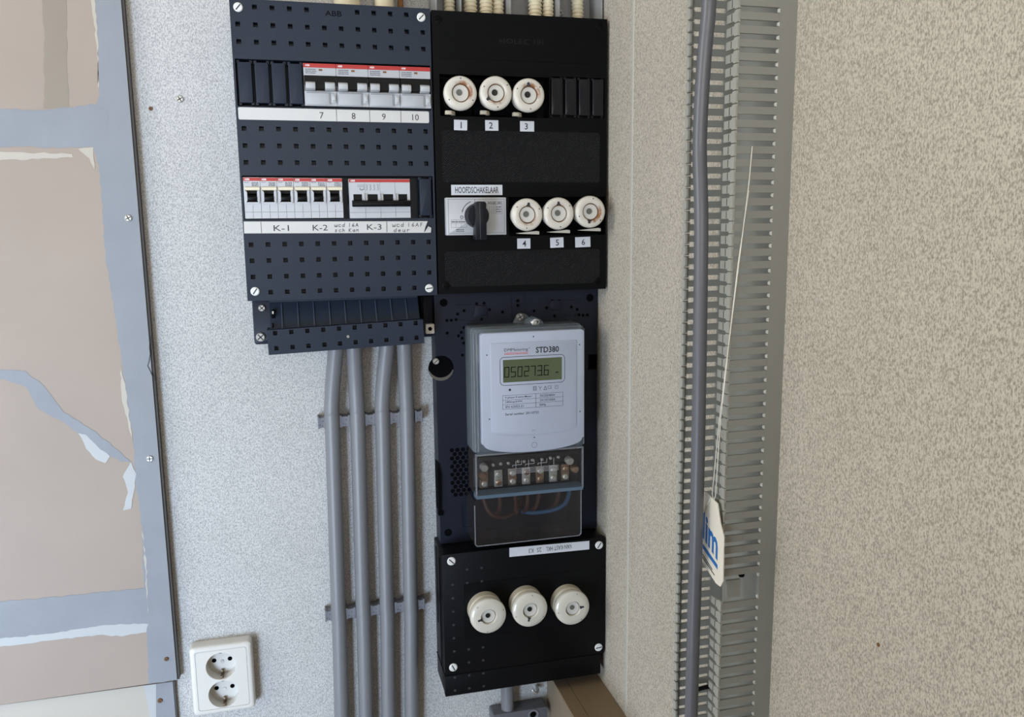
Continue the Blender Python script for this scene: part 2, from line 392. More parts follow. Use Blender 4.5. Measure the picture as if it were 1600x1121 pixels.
# ================================================================== painted board on the left
bd = thing('painted_board', 'large pinkish board patched with grey paint strokes at the left edge', 'panel', (-460, -9, -540))
BY = -11.0; BS = 997.8/990.8     # board face; outlines below were measured 7 mm nearer
obj('sheet', MB().prism([(-760, -537), (-162.5, -533.4), (-164.0, 400), (-760, 400)], BY, -1), 'board', bd, smooth=False)
obj('edge_shade_strip', MB().prism([(-162.45, -533.6), (-159.8, -533.6), (-161.3, 400), (-163.95, 400)], BY+1.5, -0.5), 'edge', bd, smooth=False)  # dark strip painted in for the shaded side and its shadow
def rough(poly, j=0.9):
    o = []; n = len(poly)
    for i in range(n):
        a, b = poly[i], poly[(i+1) % n]; l = math.hypot(b[0]-a[0], b[1]-a[1]); k = max(1, min(24, int(l/5)))
        edge = abs(a[0]) > 500 or abs(b[0]) > 500 or (a[0] > -164 and b[0] > -164)
        for q in range(k):
            t = q/k; jj = 0 if (q == 0 or edge) else j
            o.append((a[0]+(b[0]-a[0])*t+random.uniform(-jj, jj), a[1]+(b[1]-a[1])*t+random.uniform(-jj, jj)))
    return o
def patch(poly, m, th, name='paint_patch'):
    poly = rough([(x*BS, z*BS) for x, z in poly])
    obj(name, MB().prism(poly, BY-th, BY+0.1), m, bd, smooth=False)
# outlines of the strokes (board plane, mm)
patch([(-236.7, 400), (-215.1, 400), (-215.1, 235.4), (-218.3, 184.8), (-221.4, 128.2), (-245.9, 126.3), (-238.3, 196.7)], 'pbrown', 0.18)
patch([(-187.8, 400), (-187.8, 236.9), (-187.9, 198.8), (-191.4, 140.6), (-195.4, 130.8), (-202.0, 87.9), (-197.4, 68.0), (-198.1, 20.9), (-198.9, -27.0), (-195.0, -82.8), (-191.7, -139.8), (-189.7, -198.0), (-186.7, -227.7), (-187.9, -287.5), (-185.9, -341.1), (-188.1, -379.6), (-189.1, -410.8), (-190.4, -474.2), (-193.2, -529.8), (-161.4, -529.5), (-162.6, 238.2), (-162.8, 400)], 'pgrey', 0.30)
patch([(-760, 126), (-286.5, 125.4), (-250.8, 125.0), (-220.2, 128.2), (-195.3, 132.1), (-185, 128), (-185, 90), (-200.8, 87.9), (-229.9, 86.9), (-266.2, 87.8), (-290.2, 86.9), (-760, 86)], 'pgrey', 0.38)
patch([(-760, -404), (-338.1, -407.2), (-299.6, -409.1), (-260.1, -409.5), (-191.1, -409.7), (-182, -415), (-182, -450), (-189.7, -455.1), (-243.6, -452.3), (-290.3, -452.1), (-342.3, -450.9), (-760, -450)], 'pgrey', 0.38)
patch([(-760, 82), (-290.6, 82.4), (-254.8, 81.4), (-222.5, 80.4), (-222.2, 77.1), (-255.4, 74.9), (-291.5, 73.9), (-760, 73)], 'pcream', 0.3)
patch([(-216.5, 85.8), (-201.4, 87.9), (-202.1, 64.7), (-206.1, 75.9)], 'pcream', 0.34)
patch([(-760, -452), (-342.3, -450.9), (-290.3, -452.1), (-233.2, -449.8), (-187.6, -454.6), (-190.4, -464.6), (-217.5, -466.3), (-237.6, -461.1), (-291.1, -460.5), (-343.3, -460.7), (-760, -464)], 'pwhite', 0.45)
patch([(-760, -140), (-312.8, -146.2), (-288.3, -148.9), (-274.0, -163.9), (-263.0, -182.3), (-254.8, -197.2), (-224.5, -221.2), (-191.1, -258.6), (-201.0, -257.8), (-225.9, -238.0), (-255.7, -208.0), (-279.7, -192.0), (-289.9, -166.4), (-313.7, -155.9), (-760, -152)], 'pgrey', 0.3)
patch([(-242.7, -221.3), (-234.5, -224.1), (-225.7, -235.8), (-212.4, -250.2), (-217.6, -257.9), (-227.1, -252.7), (-235.9, -240.1)], 'pwhite', 0.4)
patch([(-191.1, -258.6), (-186.8, -272.5), (-192.1, -298.4), (-195.3, -313.3), (-204.2, -314.7), (-197.2, -294.2), (-201.1, -275.0)], 'pwhite', 0.42)
patch([(-193.6, -146.9), (-190.1, -168.8), (-187.9, -235.0), (-190.9, -212.6), (-195.1, -183.0)], 'pcream', 0.42)
patch([(-185.9, -341.1), (-184.0, -380.0), (-187.4, -442.6), (-185.9, -395.4)], 'pcream', 0.42)
patch([(-192.7, 300), (-187.8, 300), (-187.8, 236.9), (-187.9, 198.8), (-191.5, 147.1), (-189.6, 192.3)], 'pcream', 0.42)
for x, z, m in ((-172.9, 13.2, 'steel'), (-171.4, -256.5, 'steel'), (-171.3, -501.2, 'rust')):
    screw(x*BS, BY-0.3, z*BS, 3.8 if m == 'steel' else 2.6, bd, m, random.uniform(0, 90), cross=True)
obj('hairline_crack', MB().tube([(-161.6, BY-.5, -116.9), (-163.3, BY-.6, -130.4), (-163.0, BY-.6, -137), (-165.2, BY-.6, -147), (-166.8, BY-.6, -150.5), (-164, BY-.6, -158), (-161.3, BY-.5, -167.6)], 0.35, 5), 'ink', bd)
lb = thing('lower_board', 'cream board with a grey edge strip below the pinkish painted board', 'panel', (-460, -3, -1490))
obj('sheet', MB().box(-760, -168.5, -5, -0.5, -1490, -538), 'pcream', lb, smooth=False)
obj('edge_shade_strip', MB().box(-168.5, -166.5, -4.6, -0.5, -1490, -538), 'edge', lb, smooth=False)  # dark strip put in as the shaded gap along this edge
obj('paint_patch', MB().prism([(-187.4, -538), (-168.6, -538), (-168.6, -1480), (-196, -1480), (-190.4, -581)], -5.3, -4.9), 'pgrey', lb, smooth=False)
obj('paint_patch', MB().prism([(-201, -538), (-187.4, -538), (-190.4, -581), (-196, -1480), (-206, -1480), (-197, -581)], -5.4, -4.9), 'pwhite', lb, smooth=False)
screw(-184.5, -5.3, -560, 3.0, lb, 'rust', 20, cross=True)
# screws in the wallpaper
for x, z, m, r, lab in ((-113.7, 141.9, 'steel', 3.9, 'shiny cross-head screw in the wallpaper beside the slate panel'), (-144.3, 131.0, 'rust', 2.2, 'small rusty screw in the wallpaper near the painted board')):
    t = thing('wall_screw', lab, 'screw', (x, 0, z))
    obj('shank', MB().lathe(x, z, [(r*0.5, 4), (r*0.5, 0)], 10), m, t)
    screw(x, 0, z, r, t, m, 30, name='head', cross=True)

t = thing('nail', 'tiny dark nail head low on the right wall beyond the wiring duct', 'nail', (XR, -566.5, -279.8))
obj('head', MB().prism([(-566.5+1.3*math.cos(math.radians(a)), -279.8+1.3*math.sin(math.radians(a))) for a in range(0, 360, 45)], XR-0.8, XR, 'x'), 'rust', t, smooth=False)
# ================================================================== slate breaker panel (left)
FY = -63.0
AX0, AX1, AZ0, AZ1 = -52.3, 155.9, -77.4, 234.8
hx = [-45.1+17.5*k for k in range(12)]
rects = []
for z, ks in ((227.2, (1, 2, 3, 4, 7, 8, 9, 10)), (209.7, range(12)), (192.4, range(12)), (104.8, range(12)), (87.2, range(12)), (69.9, range(12)),
              (-16.8, range(12)), (-34.0, range(12)), (-51.4, range(12)), (-68.4, range(1, 11))):
    for k in ks: rects.append((hx[k]-2.4, hx[k]+2.4, z-2.4, z+2.4, 12))
rects += [(-50.2, 154.4, 127.6, 175.3, 22), (-50.2, 154.2, 9.9, 56.2, 22)]
ab = thing('breaker_panel', 'slate-grey breaker panel with rows of small square recesses', 'breaker panel', (52, 0, AZ0))
obj('cover', grid_plate(AX0, AX1, AZ0, AZ1, FY, FY+26, rects), 'abb', ab, smooth=False)
obj('enclosure', MB().box(AX0+3, AX1-2, FY+26, 0, AZ0+2, AZ1-3), 'abb2', ab, smooth=False)
for x, z, r in ((-43.8, 226.1, 50), (145.9, 225.3, 45), (-43.9, -67.0, 55), (146.7, -69.3, 8)): screw(x, FY, z, 4.7, ab, 'screww', r)
text('ABB', 52.4, 224.7, FY, 5.6, ab, 'emb2', w=17.6, bold=0.02, name='embossed_logo')
def blank(x0, x1, z0, z1, y, parent, m):
    p = obj('blanking_plate', MB().prism(rrect(x0+1.2, x1-1.2, z0+2, z1-2, 1.5), y-4, y+10), m, parent, bevel=1.0)
    q = MB()
    for (a, b) in ((x0+0.4, z0), (x1-3.4, z0), (x0+0.4, z1-3), (x1-3.4, z1-3)): q.box(a, a+3, y-0.5, y+8, b, b+3)
    obj('corner_tab', q, m, p, smooth=False)
for k in range(4): blank(-49.4+17.1*k, -49.4+17.1*(k+1)-0.6, 129.3, 174.6, -58, ab, 'abb')
blank(137.8, 153.6, 10.6, 55.4, -58, ab, 'abb')
st = obj('label_strip', MB().prism(rrect(-50, 151.6, 113.8, 126.3, 1.5), FY-0.8, FY+0.2), 'strip', ab, smooth=False)
for s_, x in (('7', 35.4), ('8', 69.2), ('9', 101.8), ('10', 136.6)): text(s_, x, 119.7, FY-0.85, 6.6, st, 'ink', name='numeral')
obj('divider', MB().box(50.8, 51.3, FY-0.9, FY-0.7, 113.9, 126.2).box(86.3, 86.8, FY-0.9, FY-0.7, 113.9, 126.2).box(120.2, 120.7, FY-0.9, FY-0.7, 113.9, 126.2), 'ink', st, smooth=False)
st = obj('label_strip', MB().prism([(-51.2, 8.0), (146.9, 6.4), (144.2, 0), (142.5, -5.5), (150.4, -6.6), (-51.4, -4.6)], FY-0.8, FY+0.2), 'strip', ab, smooth=False)
obj('curled_corner', MB().add([(143.0, FY-0.9, -5.6), (150.2, FY-0.9, -6.4), (150.6, FY-2.2, -1.0), (147.2, FY-3.4, 0.8)], [(0, 1, 2, 3)]).add([(143.0, FY-0.6, -5.6), (150.2, FY-0.6, -6.4), (150.6, FY-1.9, -1.0), (147.2, FY-3.1, 0.8)], [(0, 1, 2, 3)]), 'strip', st, smooth=False)
for s_, x in (('K-1', -12.8), ('K-2', 28.3), ('K-3', 87.0)): text(s_, x, 0.6, FY-0.85, 6.2, st, 'ink', w=16, name='lettering')
obj('divider', MB().box(-33.8, -33.3, FY-0.9, FY-0.7, -4.4, 7.6).box(100.6, 101.2, FY-0.9, FY-0.7, -5.4, 6.6), 'ink', st, smooth=False)
GL = {'w': [[(0,1),(.15,0),(.4,.1),(.5,.7),(.55,.1),(.8,0),(.95,1)]], 'c': [[(.8,.85),(.4,1),(.1,.6),(.2,.1),(.6,0),(.85,.2)]], 'd': [[(.7,.8),(.3,.9),(.1,.4),(.3,0),(.7,.3)],[(.75,1.6),(.7,0)]],
      '1': [[(.4,1.5),(.4,0)]], '6': [[(.6,1.5),(.2,.8),(.15,.2),(.5,0),(.75,.4),(.4,.7),(.2,.5)]], 'A': [[(0,0),(.4,1.4),(.8,0)],[(.15,.5),(.65,.5)]], 'F': [[(.2,0),(.2,1.4),(.7,1.4)],[(.2,.8),(.6,.8)]],
      's': [[(.7,.9),(.3,1),(.2,.6),(.6,.4),(.5,0),(.1,.1)]], 'h': [[(.1,1.6),(.1,0)],[(.1,.7),(.5,.9),(.6,0)]], 'K': [[(.1,1.4),(.1,0)],[(.7,1.4),(.1,.6),(.7,0)]],
      'a': [[(.7,.8),(.3,.9),(.1,.4),(.3,0),(.7,.3),(.7,.9),(.75,0)]], 'n': [[(.1,1),(.1,0)],[(.1,.7),(.5,1),(.65,0)]], 'e': [[(.1,.5),(.7,.6),(.5,1),(.15,.7),(.2,.1),(.7,.1)]], 'u': [[(.1,1),(.15,.1),(.6,.1),(.65,1)],[(.65,1),(.7,0)]], 'r': [[(.1,1),(.1,0)],[(.1,.7),(.4,1),(.7,.8)]]}
def handwrite(s, x, z, h, adv, parent):
    mb = MB()
    for ch in s:
        for stq in GL.get(ch, []): mb.ribbon([(x+px*adv*.85+pz*h*.08, z+pz*h) for px, pz in stq], 0.55, FY-0.9, FY-0.7)
        x += adv if ch != ' ' else adv*0.6
    obj('handwriting', mb, 'ink', parent, smooth=False)
handwrite('wcd 16A', 43.6, 1.2, 2.6, 4.1, st); handwrite('sch Kan', 43.6, -4.2, 2.4, 4.2, st)
handwrite('wcd 16AF', 106.8, 0.6, 2.8, 4.7, st); handwrite('deur', 108.0, -5.2, 2.6, 5.0, st)

def tiny_print(x, z, w, h, rows, y, parent, m='inkg', seed=0):
    """rows of unreadable small print as short dashes"""
    rd = random.Random(seed); q = MB()
    for r in range(rows):
        zz = z-h*(r+0.5)/rows; xx = x
        while xx < x+w:
            l = rd.uniform(0.5, 1.6); q.box(xx, min(xx+l, x+w), y-0.06, y+0.1, zz-h/rows*0.28, zz+h/rows*0.28); xx += l+rd.uniform(0.25, 0.6)
    obj('small_print', q, m, parent, smooth=False)
# ---- two-module breakers
for k in range(4):
    x0 = 18.6+33.9*k; x1 = x0+33.5; Y = -66.0
    b = thing('circuit_breaker', ('two-module breaker right beside the slate blanking plates', 'two-module breaker second from the blanking plates', 'two-module breaker third from the blanking plates', 'two-module breaker farthest from the blanking plates, beside the black board')[k], 'circuit breaker', ((x0+x1)/2, Y, 129.4), 'two-module breakers in the upper row')
    obj('housing', MB().box(x0, x1, Y, -40, 160.4, 172.6).box(x0, x1, Y+9, -40, 144.4, 160.4).box(x0, x1, Y, -40, 129.4, 144.4), 'grey', b, smooth=False)
    rb = obj('red_band', MB().box(x0, x1, Y-0.3, Y+0.1, 168.4, 172.6), 'red', b, smooth=False)
    text('ABB', x0+4.2, 170.6, Y-0.35, 1.9, rb, 'inkw', name='logo', bold=0.02)
    obj('indicator_window', MB().box(x0+15.8, x0+19.4, Y-0.3, Y+0.1, 165.2, 167.1), 'rust', b, smooth=False)
    tiny_print(x0+2, 167.4, 11, 5.5, 3, Y, b, 'inkg', k)
    obj('lever_slot', MB().box(x0+0.6, x1-0.6, Y-0.5, Y+8.6, 151.5, 160.2).box(x0+11.6, x0+21.3, Y-3, Y+8, 146.5, 153), 'toggle', b, smooth=False)
    for a, c in ((1.4, 11.4), (21.5, 31.8)):
        obj('lever', MB().prism([(Y-1, 144.8), (Y-6.5, 146.2), (Y-7, 151.5), (Y-4, 153.4), (Y+6, 153.4), (Y+6, 144.8)], x0+a, x0+c, 'x'), 'ltgrey', b, bevel=0.5)
    hd = obj('label_holder', MB().box(x0+1.2, x0+26.5, Y-1.4, Y+0.2, 130.2, 143.6), 'grey', b, bevel=0.4)
    obj('frame_line', MB().box(x0+2, x0+25.8, Y-1.5, Y-1.3, 142.4, 142.8).box(x0+25.2, x0+25.6, Y-1.5, Y-1.3, 131, 142.4), 'inkg', hd, smooth=False)
    bt = obj('test_button', MB().box(x0+27.4, x0+33.0, Y-1.2, Y+0.2, 132.5, 142), 'ltgrey', b, bevel=0.4)
    obj('button_cap', MB().prism(rrect(x0+28.8, x0+32, 134.6, 139.6, 0.9), Y-3, Y-1), 'white', bt, bevel=0.3)
# ---- six single-module breakers
ordn = ('first', 'second', 'third', 'fourth', 'fifth', 'sixth')
for k in range(6):
    x0 = -49.2+17.22*k; x1 = x0+16.9; Y = -66.0; dz = -0.16*k
    b = thing('circuit_breaker', f'narrow white single-module breaker, {ordn[k]} from the left in the lower row', 'circuit breaker', ((x0+x1)/2, Y, 11), 'single-module breakers in the lower row')
    hm = MB().box(x0, x1, Y, -40, 42, 54.2+dz).box(x0, x0+3, Y, -40, 27.5, 42).box(x1-3.2, x1, Y, -40, 27.5, 42).box(x0, x1, Y, -40, 11, 27.5)
    obj('housing', hm, 'white', b, smooth=False)
    rb = obj('red_band', MB().box(x0+0.1, x1-0.1, Y-0.3, Y+0.1, 50.5+dz, 53.9+dz), 'red', b, smooth=False)
    text('ABB', x0+4.0, 52.2+dz, Y-0.35, 2.0, rb, 'inkw', name='logo', bold=0.02)
    tiny_print(x0+8.6, 49.4, 7, 4.6, 3, Y, b, 'ink', 20+k); tiny_print(x0+1.2, 49.6, 5, 1.2, 1, Y, b, 'inkg', 30+k)
    obj('cream_bar', MB().prism([(Y, 40.4), (Y-2.5, 40.9), (Y-2.8, 43.6), (Y, 44.2)], x0+1.2, x1-0.4, 'x'), 'cream', b, smooth=False)
    obj('lever_slot', MB().box(x0+3, x1-3.2, Y+4, -41, 27.5, 42), 'toggle', b, smooth=False)
    lv = obj('lever', MB().prism([(Y+5, 29.5), (Y-3.5, 30), (Y-4.5, 33), (Y+5, 38)], x0+3.8, x1-4, 'x'), 'toggle', b, bevel=0.4)
    obj('bezel', MB().prism([(x0+0.9, 41), (x0+3.4, 38.5), (x0+3.4, 29.8), (x0+1.6, 27.2), (x0+0.9, 30)], Y-2.2, Y+0.1).prism([(x1-0.9, 41), (x1-3.4, 38.5), (x1-3.4, 29.8), (x1-1.6, 27.2), (x1-0.9, 30)], Y-2.2, Y+0.1).box(x0+1.6, x1-1.6, Y-1.8, Y+0.1, 26.8, 28.2), 'white', b, smooth=False)
    obj('groove', MB().box(x0+0.3, x1-0.3, Y-0.1, Y+0.1, 17.6, 17.9).box(x0+8.4, x0+8.7, Y-0.1, Y+0.1, 11.2, 25.5), 'inkg', b, smooth=False)
# ---- four-pole breaker
b = thing('circuit_breaker', 'wide white four-pole breaker with one long black lever bar', 'circuit breaker', (94, -66, 10.4)); Y = -66.0
hm = MB().box(60.9, 127.6, Y, -40, 36.4, 52.8).box(60.9, 127.6, Y, -40, 10.4, 25).box(60.9, 127.6, Y+8, -40, 25, 36.4)
for a, c in ((60.9, 65.3), (74.8, 81.0), (92.0, 98.2), (109.0, 114.8), (124.6, 127.6)): hm.box(a, c, Y, -40, 25, 36.4)
obj('housing', hm, 'white', b, smooth=False)
rb = obj('red_band', MB().box(61.1, 127.4, Y-0.3, Y+0.1, 49.2, 52.5), 'red', b, smooth=False); text('ABB', 65.2, 50.9, Y-0.35, 2.0, rb, 'inkw', name='logo', bold=0.02)
for a, c in ((65.3, 74.8), (81.0, 92.0), (98.2, 109.0), (114.8, 124.6)): obj('lever_slot', MB().box(a, c, Y+2, Y+8.2, 25, 36.4), 'toggle', b, smooth=False)
for a in (76.2, 93.4, 110.2): obj('rib', MB().box(a, a+1.4, Y-2.0, Y+0.1, 29.6, 36.8).box(a+2.3, a+3.7, Y-2.0, Y+0.1, 29.6, 36.8), 'ltgrey', b, smooth=False)
obj('lever_bar', MB().prism([(Y+3, 23), (Y-6, 22.6), (Y-8, 24.5), (Y-7.5, 28.5), (Y+3, 30.5)], 63.6, 127.4, 'x'), 'toggle', b, bevel=0.7)
obj('groove', MB().box(61.2, 127.3, Y-0.1, Y+0.1, 16.4, 16.7).box(78, 78.3, Y-0.1, Y+0.1, 10.6, 22).box(94.5, 94.8, Y-0.1, Y+0.1, 10.6, 22).box(111, 111.3, Y-0.1, Y+0.1, 10.6, 22).box(78, 78.2, Y-0.1, Y+0.1, 37, 49).box(94.5, 94.7, Y-0.1, Y+0.1, 37, 49).box(111, 111.2, Y-0.1, Y+0.1, 37, 49), 'inkg', b, smooth=False)
q = MB()
for k in range(4):
    xx = 79.2+4.1*k
    q.ribbon([(xx, 46.6), (xx+1.2, 46.4), (xx+1.3, 44.8), (xx+.5, 44.2), (xx+1.3, 43.0), (xx+1.2, 41.2), (xx, 40.8)], 0.4, Y-0.1, Y+0.1)
q.ribbon([(70, 46.4), (77, 46.4), (77, 41.2), (73, 41.2), (73, 43.4)], 0.35, Y-0.1, Y+0.1).ribbon([(70, 44.6), (76, 44.6)], 0.35, Y-0.1, Y+0.1).ribbon([(72.2, 42.4), (74.8, 40.4), (76.4, 42.2)], 0.4, Y-0.1, Y+0.1)
obj('circuit_diagram', q, 'inkg', b, smooth=False)

# ================================================================== black fuse board (right)
HX0, HX1, HZ0, HZ1 = 157.6, 361.4, -76.4, 233.6
fb = thing('fuse_board', 'black fuse board cover holding six porcelain caps and the main switch', 'fuse board', (259, 0, HZ0))
obj('cover', grid_plate(HX0, HX1, HZ0, HZ1, FY, FY+26, [(164.4, 291.2, 121.9, 166.8, 22), (292.6, 358.6, 123.0, 168.4, 6), (241.9, 360.2, -11.6, 33.0, 22), (166.2, 237.2, -10.6, 33.0, 10)]), 'blk', fb, smooth=False)
obj('enclosure', MB().box(HX0+2, HX1-3, FY+26, 0, HZ0+2, HZ1-3), 'blk2', fb, smooth=False)
def chamf(x0, x1, z0, z1, c, top, bot):
    return [(x0+(c if bot else 2), z0), (x1-(c if bot else 2), z0), (x1, z0+(c if bot else 2)), (x1, z1-(c if top else 2)), (x1-(c if top else 2), z1), (x0+(c if top else 2), z1), (x0, z1-(c if top else 2)), (x0, z0+(c if bot else 2))]
obj('moulded_field', MB().prism(chamf(165.6, 353.9, 183.5, 226.5, 9, True, False), FY-0.5, FY+0.1), 'zone', fb, smooth=False)
obj('woven_field', MB().prism(chamf(165.5, 352.8, 49.5, 106.6, 4, False, False), FY-0.5, FY+0.1), 'rib', fb, smooth=False)
obj('woven_field', MB().prism(chamf(165.5, 353.3, -68.6, -28.2, 9, False, True), FY-0.5, FY+0.1), 'rib', fb, smooth=False)
lg = text('HOLEC', 250.5, 204.7, FY-0.55, 5.4, fb, 'emb', w=34.5, name='embossed_logo')
obj('emblem', MB().box(273.2, 274, FY-.6, FY-.4, 201.9, 208.2).box(277.4, 278.2, FY-.6, FY-.4, 201.9, 208.2).box(273.2, 278.2, FY-.6, FY-.4, 204.7, 205.4).box(279.6, 280.4, FY-.6, FY-.4, 201.9, 208.2).box(283.5, 284.3, FY-.6, FY-.4, 201.9, 208.2).box(278.8, 284.3, FY-.6, FY-.4, 204.7, 205.4), 'emb', lg, smooth=False)
for x, z in ((164.6, 224.0), (351.9, 226.0), (166.1, -67.3), (350.7, -67.3)): screw(x, FY, z, 4.4, fb, 'screwb', 20, h=0.8, slotm='dark')
for k in range(4): blank(292.4+16.65*k, 308.4+16.65*k, 123.6, 168.4, -60, fb, 'blkf')
def sticker(s, x0, x1, z0, z1, h, rot=0, parent=fb, w=None, dx=0):
    cx, cz = (x0+x1)/2, (z0+z1)/2; a = math.radians(rot)
    pts = [(cx+u*math.cos(a)-v*math.sin(a), cz+u*math.sin(a)+v*math.cos(a)) for u, v in (((x0-x1)/2, (z0-z1)/2), ((x1-x0)/2, (z0-z1)/2), ((x1-x0)/2, (z1-z0)/2), ((x0-x1)/2, (z1-z0)/2))]
    l = obj('sticker', MB().prism(pts, FY-0.3, FY+0.1), 'label', parent, smooth=False)
    text(s, cx+dx, cz, FY-0.35, h, l, 'ink', w=w, rot=rot, name='lettering', bold=0.01); return l
for s_, a in (('1', (179.6, 194.7, 106.6, 118.0)), ('2', (215.4, 230.7, 106.9, 118.4)), ('3', (256.2, 272.9, 106.5, 118.1)), ('4', (251.4, 267.3, -26.4, -14.6)), ('5', (291.6, 308.0, -25.9, -14.1)), ('6', (322.6, 341.6, -25.9, -13.9))):
    sticker(s_, *a, 7.0, dx=-1 if s_ in '23' else 0.6, rot={'5': 1.5, '6': 1.5, '1': -1.5}.get(s_, 0))
sticker('HOOFDSCHAKELAAR', 174.8, 234.4, 35.2, 46.7, 7.2, w=50.5)
# ---- fuse holders
fz = [(183.2, 143.4, 1, 40, True), (222.8, 144.4, 2, 280, True), (260.3, 143.2, 3, 60, True), (257.3, 12.4, 4, 290, False), (294.8, 13.4, 5, 90, False), (333.0, 15.1, 6, 330, False)]
notch = {1: None, 2: 215, 3: 95, 4: 85, 5: 95, 6: 260}
def cap_mesh(cx, cz, R, yf, yb):
    return MB().lathe(cx, cz, [(R*0.80, yb), (R*0.83, yf+9.5), (R*0.985, yf+8), (R, yf+5.5), (R*0.985, yf+2.6), (R*0.93, yf+1.0), (R*0.86, yf+0.25), (R*0.60, yf), (R*0.545, yf+0.5), (R*0.53, yf+4), (R*0.51, yf+4.2)], 40, cap=True)
def fuse(name, cx, cz, R, yf, yb, parent, seed, na, dark, rg=0.485):
    cm = ceramic('porcelain_'+name, seed, {'1': 1.2, '2': .45, '3': 1.0, '4': .4, '5': .12, '6': 1.0}[name[-1]])
    cp = obj('porcelain_cap', cap_mesh(cx, cz, R, yf, yb), cm, parent, origin=(cx, (yf+yb)/2, cz))
    obj('shadow_gap', MB().lathe(cx, cz, [(R*0.54, yf+4.3), (R*0.53, yf+3.6)], 28), 'rust', cp)  # dark ring: shade around the glass put in as colour
    g = obj('sight_glass', MB().lathe(cx, cz, [(R*0.48, yf+3.9), (R*0.47, yf+2.6), (R*0.25, yf+2.9)], 28), 'glass', cp)
    obj('indicator_dot', MB().lathe(cx-1.4, cz+0.6, [(R*0.19, yf+3.0), (R*0.18, yf+2.3), (R*.1, yf+2.4)], 20), 'glassdk' if dark else 'glassdot', cp)
    q = MB()
    for k in range(3):
        a = math.radians((na or 30)+60+120*k); q.lathe(cx+R*0.82*math.cos(a), cz+R*0.82*math.sin(a), [(0.75, yf+1.2), (0.75, yf+0.1)], 8)
    obj('seal_hole', q, 'ink', cp, smooth=False)
    if na is not None:
        a = math.radians(na); nx, nz = cx+R*0.66*math.cos(a), cz+R*0.66*math.sin(a)
        d = Vector((math.cos(a), math.sin(a))); n = Vector((-d.y, d.x))
        q = MB().lathe(nx, nz, [(R*0.085, yf+1), (R*0.085, yf-0.08)], 12)
        p0 = Vector((cx, cz))+d*R*0.52
        q.prism([tuple(p0+n*R*0.16), tuple(Vector((nx, nz))+n*R*0.05), tuple(Vector((nx, nz))-n*R*0.05), tuple(p0-n*R*0.16)], yf-0.06, yf+1)
        obj('test_notch', q, 'ink', cp, smooth=False)
    return cp
for cx, cz, i, sd, up in fz:
    lab = ('porcelain fuse cap with broad brown rust stain at its upper right', 'porcelain fuse cap in the upper row with a notch at the lower left', 'porcelain fuse cap in the upper row with a rusty notch at the top', 'porcelain fuse cap right beside the silver main switch', 'porcelain fuse cap in the middle of the lower row', 'porcelain fuse cap at the right edge of the black board, notch at the bottom')[i-1]
    t = thing('fuse_holder', lab, 'fuse holder', (cx, -60, cz-20), 'porcelain fuse holders on the black fuse board')
    obj('socket_base', MB().box(cx-18.2, cx+(18.2 if i != 6 else 17), -55, -42, cz-20, cz+20).lathe(cx, cz, [(16.5, -46), (16.5, -66), (15, -66)], 28), 'dark', t, smooth=False)
    fuse(f'fuse_{i}', cx, cz, 18.4, -89, -58, t, sd, notch[i], i in (2, 3))
    if up:
        obj('locking_lever', MB().prism(smooth_path([(cx-14.2, -71, 0), (cx-7, -71, 0), (cx-3, -66, 0), (cx, -56, 0), (cx-4, -54, 0), (cx-7, -62, 0), (cx-9, -65.5, 0), (cx-14.2, -65.5, 0)], 1) and [(cx-14.2, -71), (cx-7.5, -71), (cx-3, -66), (cx, -56), (cx-4, -55), (cx-7, -62), (cx-9, -65.5), (cx-14.2, -65.5)], cz-20.6, cz-16.4, 'z'), 'porcside', t, bevel=0.6)
    else:
        obj('locking_lever', MB().prism([(cx-6.5, cz-21.4), (cx+18.5, cz-22.6), (cx+18.5, cz-19.0), (cx+15, cz-18.4), (cx-6.5, cz-20.6)], -72, -60), 'porcelain', t, bevel=0.6)
# ---- main switch
ms = thing('main_switch', 'silver rotary main switch plate with a black knob pointing down', 'main switch', (201.5, -63, -10))
pl = obj('plate', MB().prism(rrect(166.9, 236.7, -9.8, 32.3, 0.8), -71, -54), 'sil', ms, bevel=0.5)
obj('printed_frame', MB().ribbon([(169.5, -7.5), (234.5, -7.5), (234.5, 30.4), (169.5, 30.4), (169.5, -7.5)], 0.3, -71.1, -70.9), 'inkg', pl, smooth=False)
text('HOLEC HH', 223.0, 26.2, -71.05, 2.4, pl, 'ink', w=15.5, bold=0.02)
obj('printed_table', MB().ribbon([(212.5, 28), (232, 28), (232, 14), (224, 14), (224, 24.4), (232, 24.4)], 0.25, -71.1, -70.9).ribbon([(212.5, 28), (212.5, 24.4), (224, 24.4)], 0.25, -71.1, -70.9).ribbon([(214.5, 23.5), (214.5, 13.5)], .25, -71.1, -70.9).ribbon([(217, 23.5), (217, 13.5)], .25, -71.1, -70.9).ribbon([(219.5, 23.5), (219.5, 13.5)], .25, -71.1, -70.9).ribbon([(222, 23.5), (222, 13.5)], .25, -71.1, -70.9)
    .ribbon([(172.5, 7.6), (190.5, 7.6), (190.5, -1), (172.5, -1), (172.5, 7.6)], 0.25, -71.1, -70.9).ribbon([(172.5, 3.3), (190.5, 3.3)], 0.2, -71.1, -70.9).ribbon([(178, 7.6), (178, -1)], .2, -71.1, -70.9).ribbon([(184, 7.6), (184, -1)], .2, -71.1, -70.9), 'inkg', pl, smooth=False)
tiny_print(225, 23, 6, 8, 3, -71, pl, 'inkg', 60); tiny_print(173, 6.8, 17, 3, 1, -71, pl, 'inkg', 61); tiny_print(178, -2.4, 9, 4, 2, -71, pl, 'inkg', 62)
arc = [(201.5+16.8*math.cos(math.radians(a)), 12+16.8*math.sin(math.radians(a))) for a in range(112, 164, 6)]
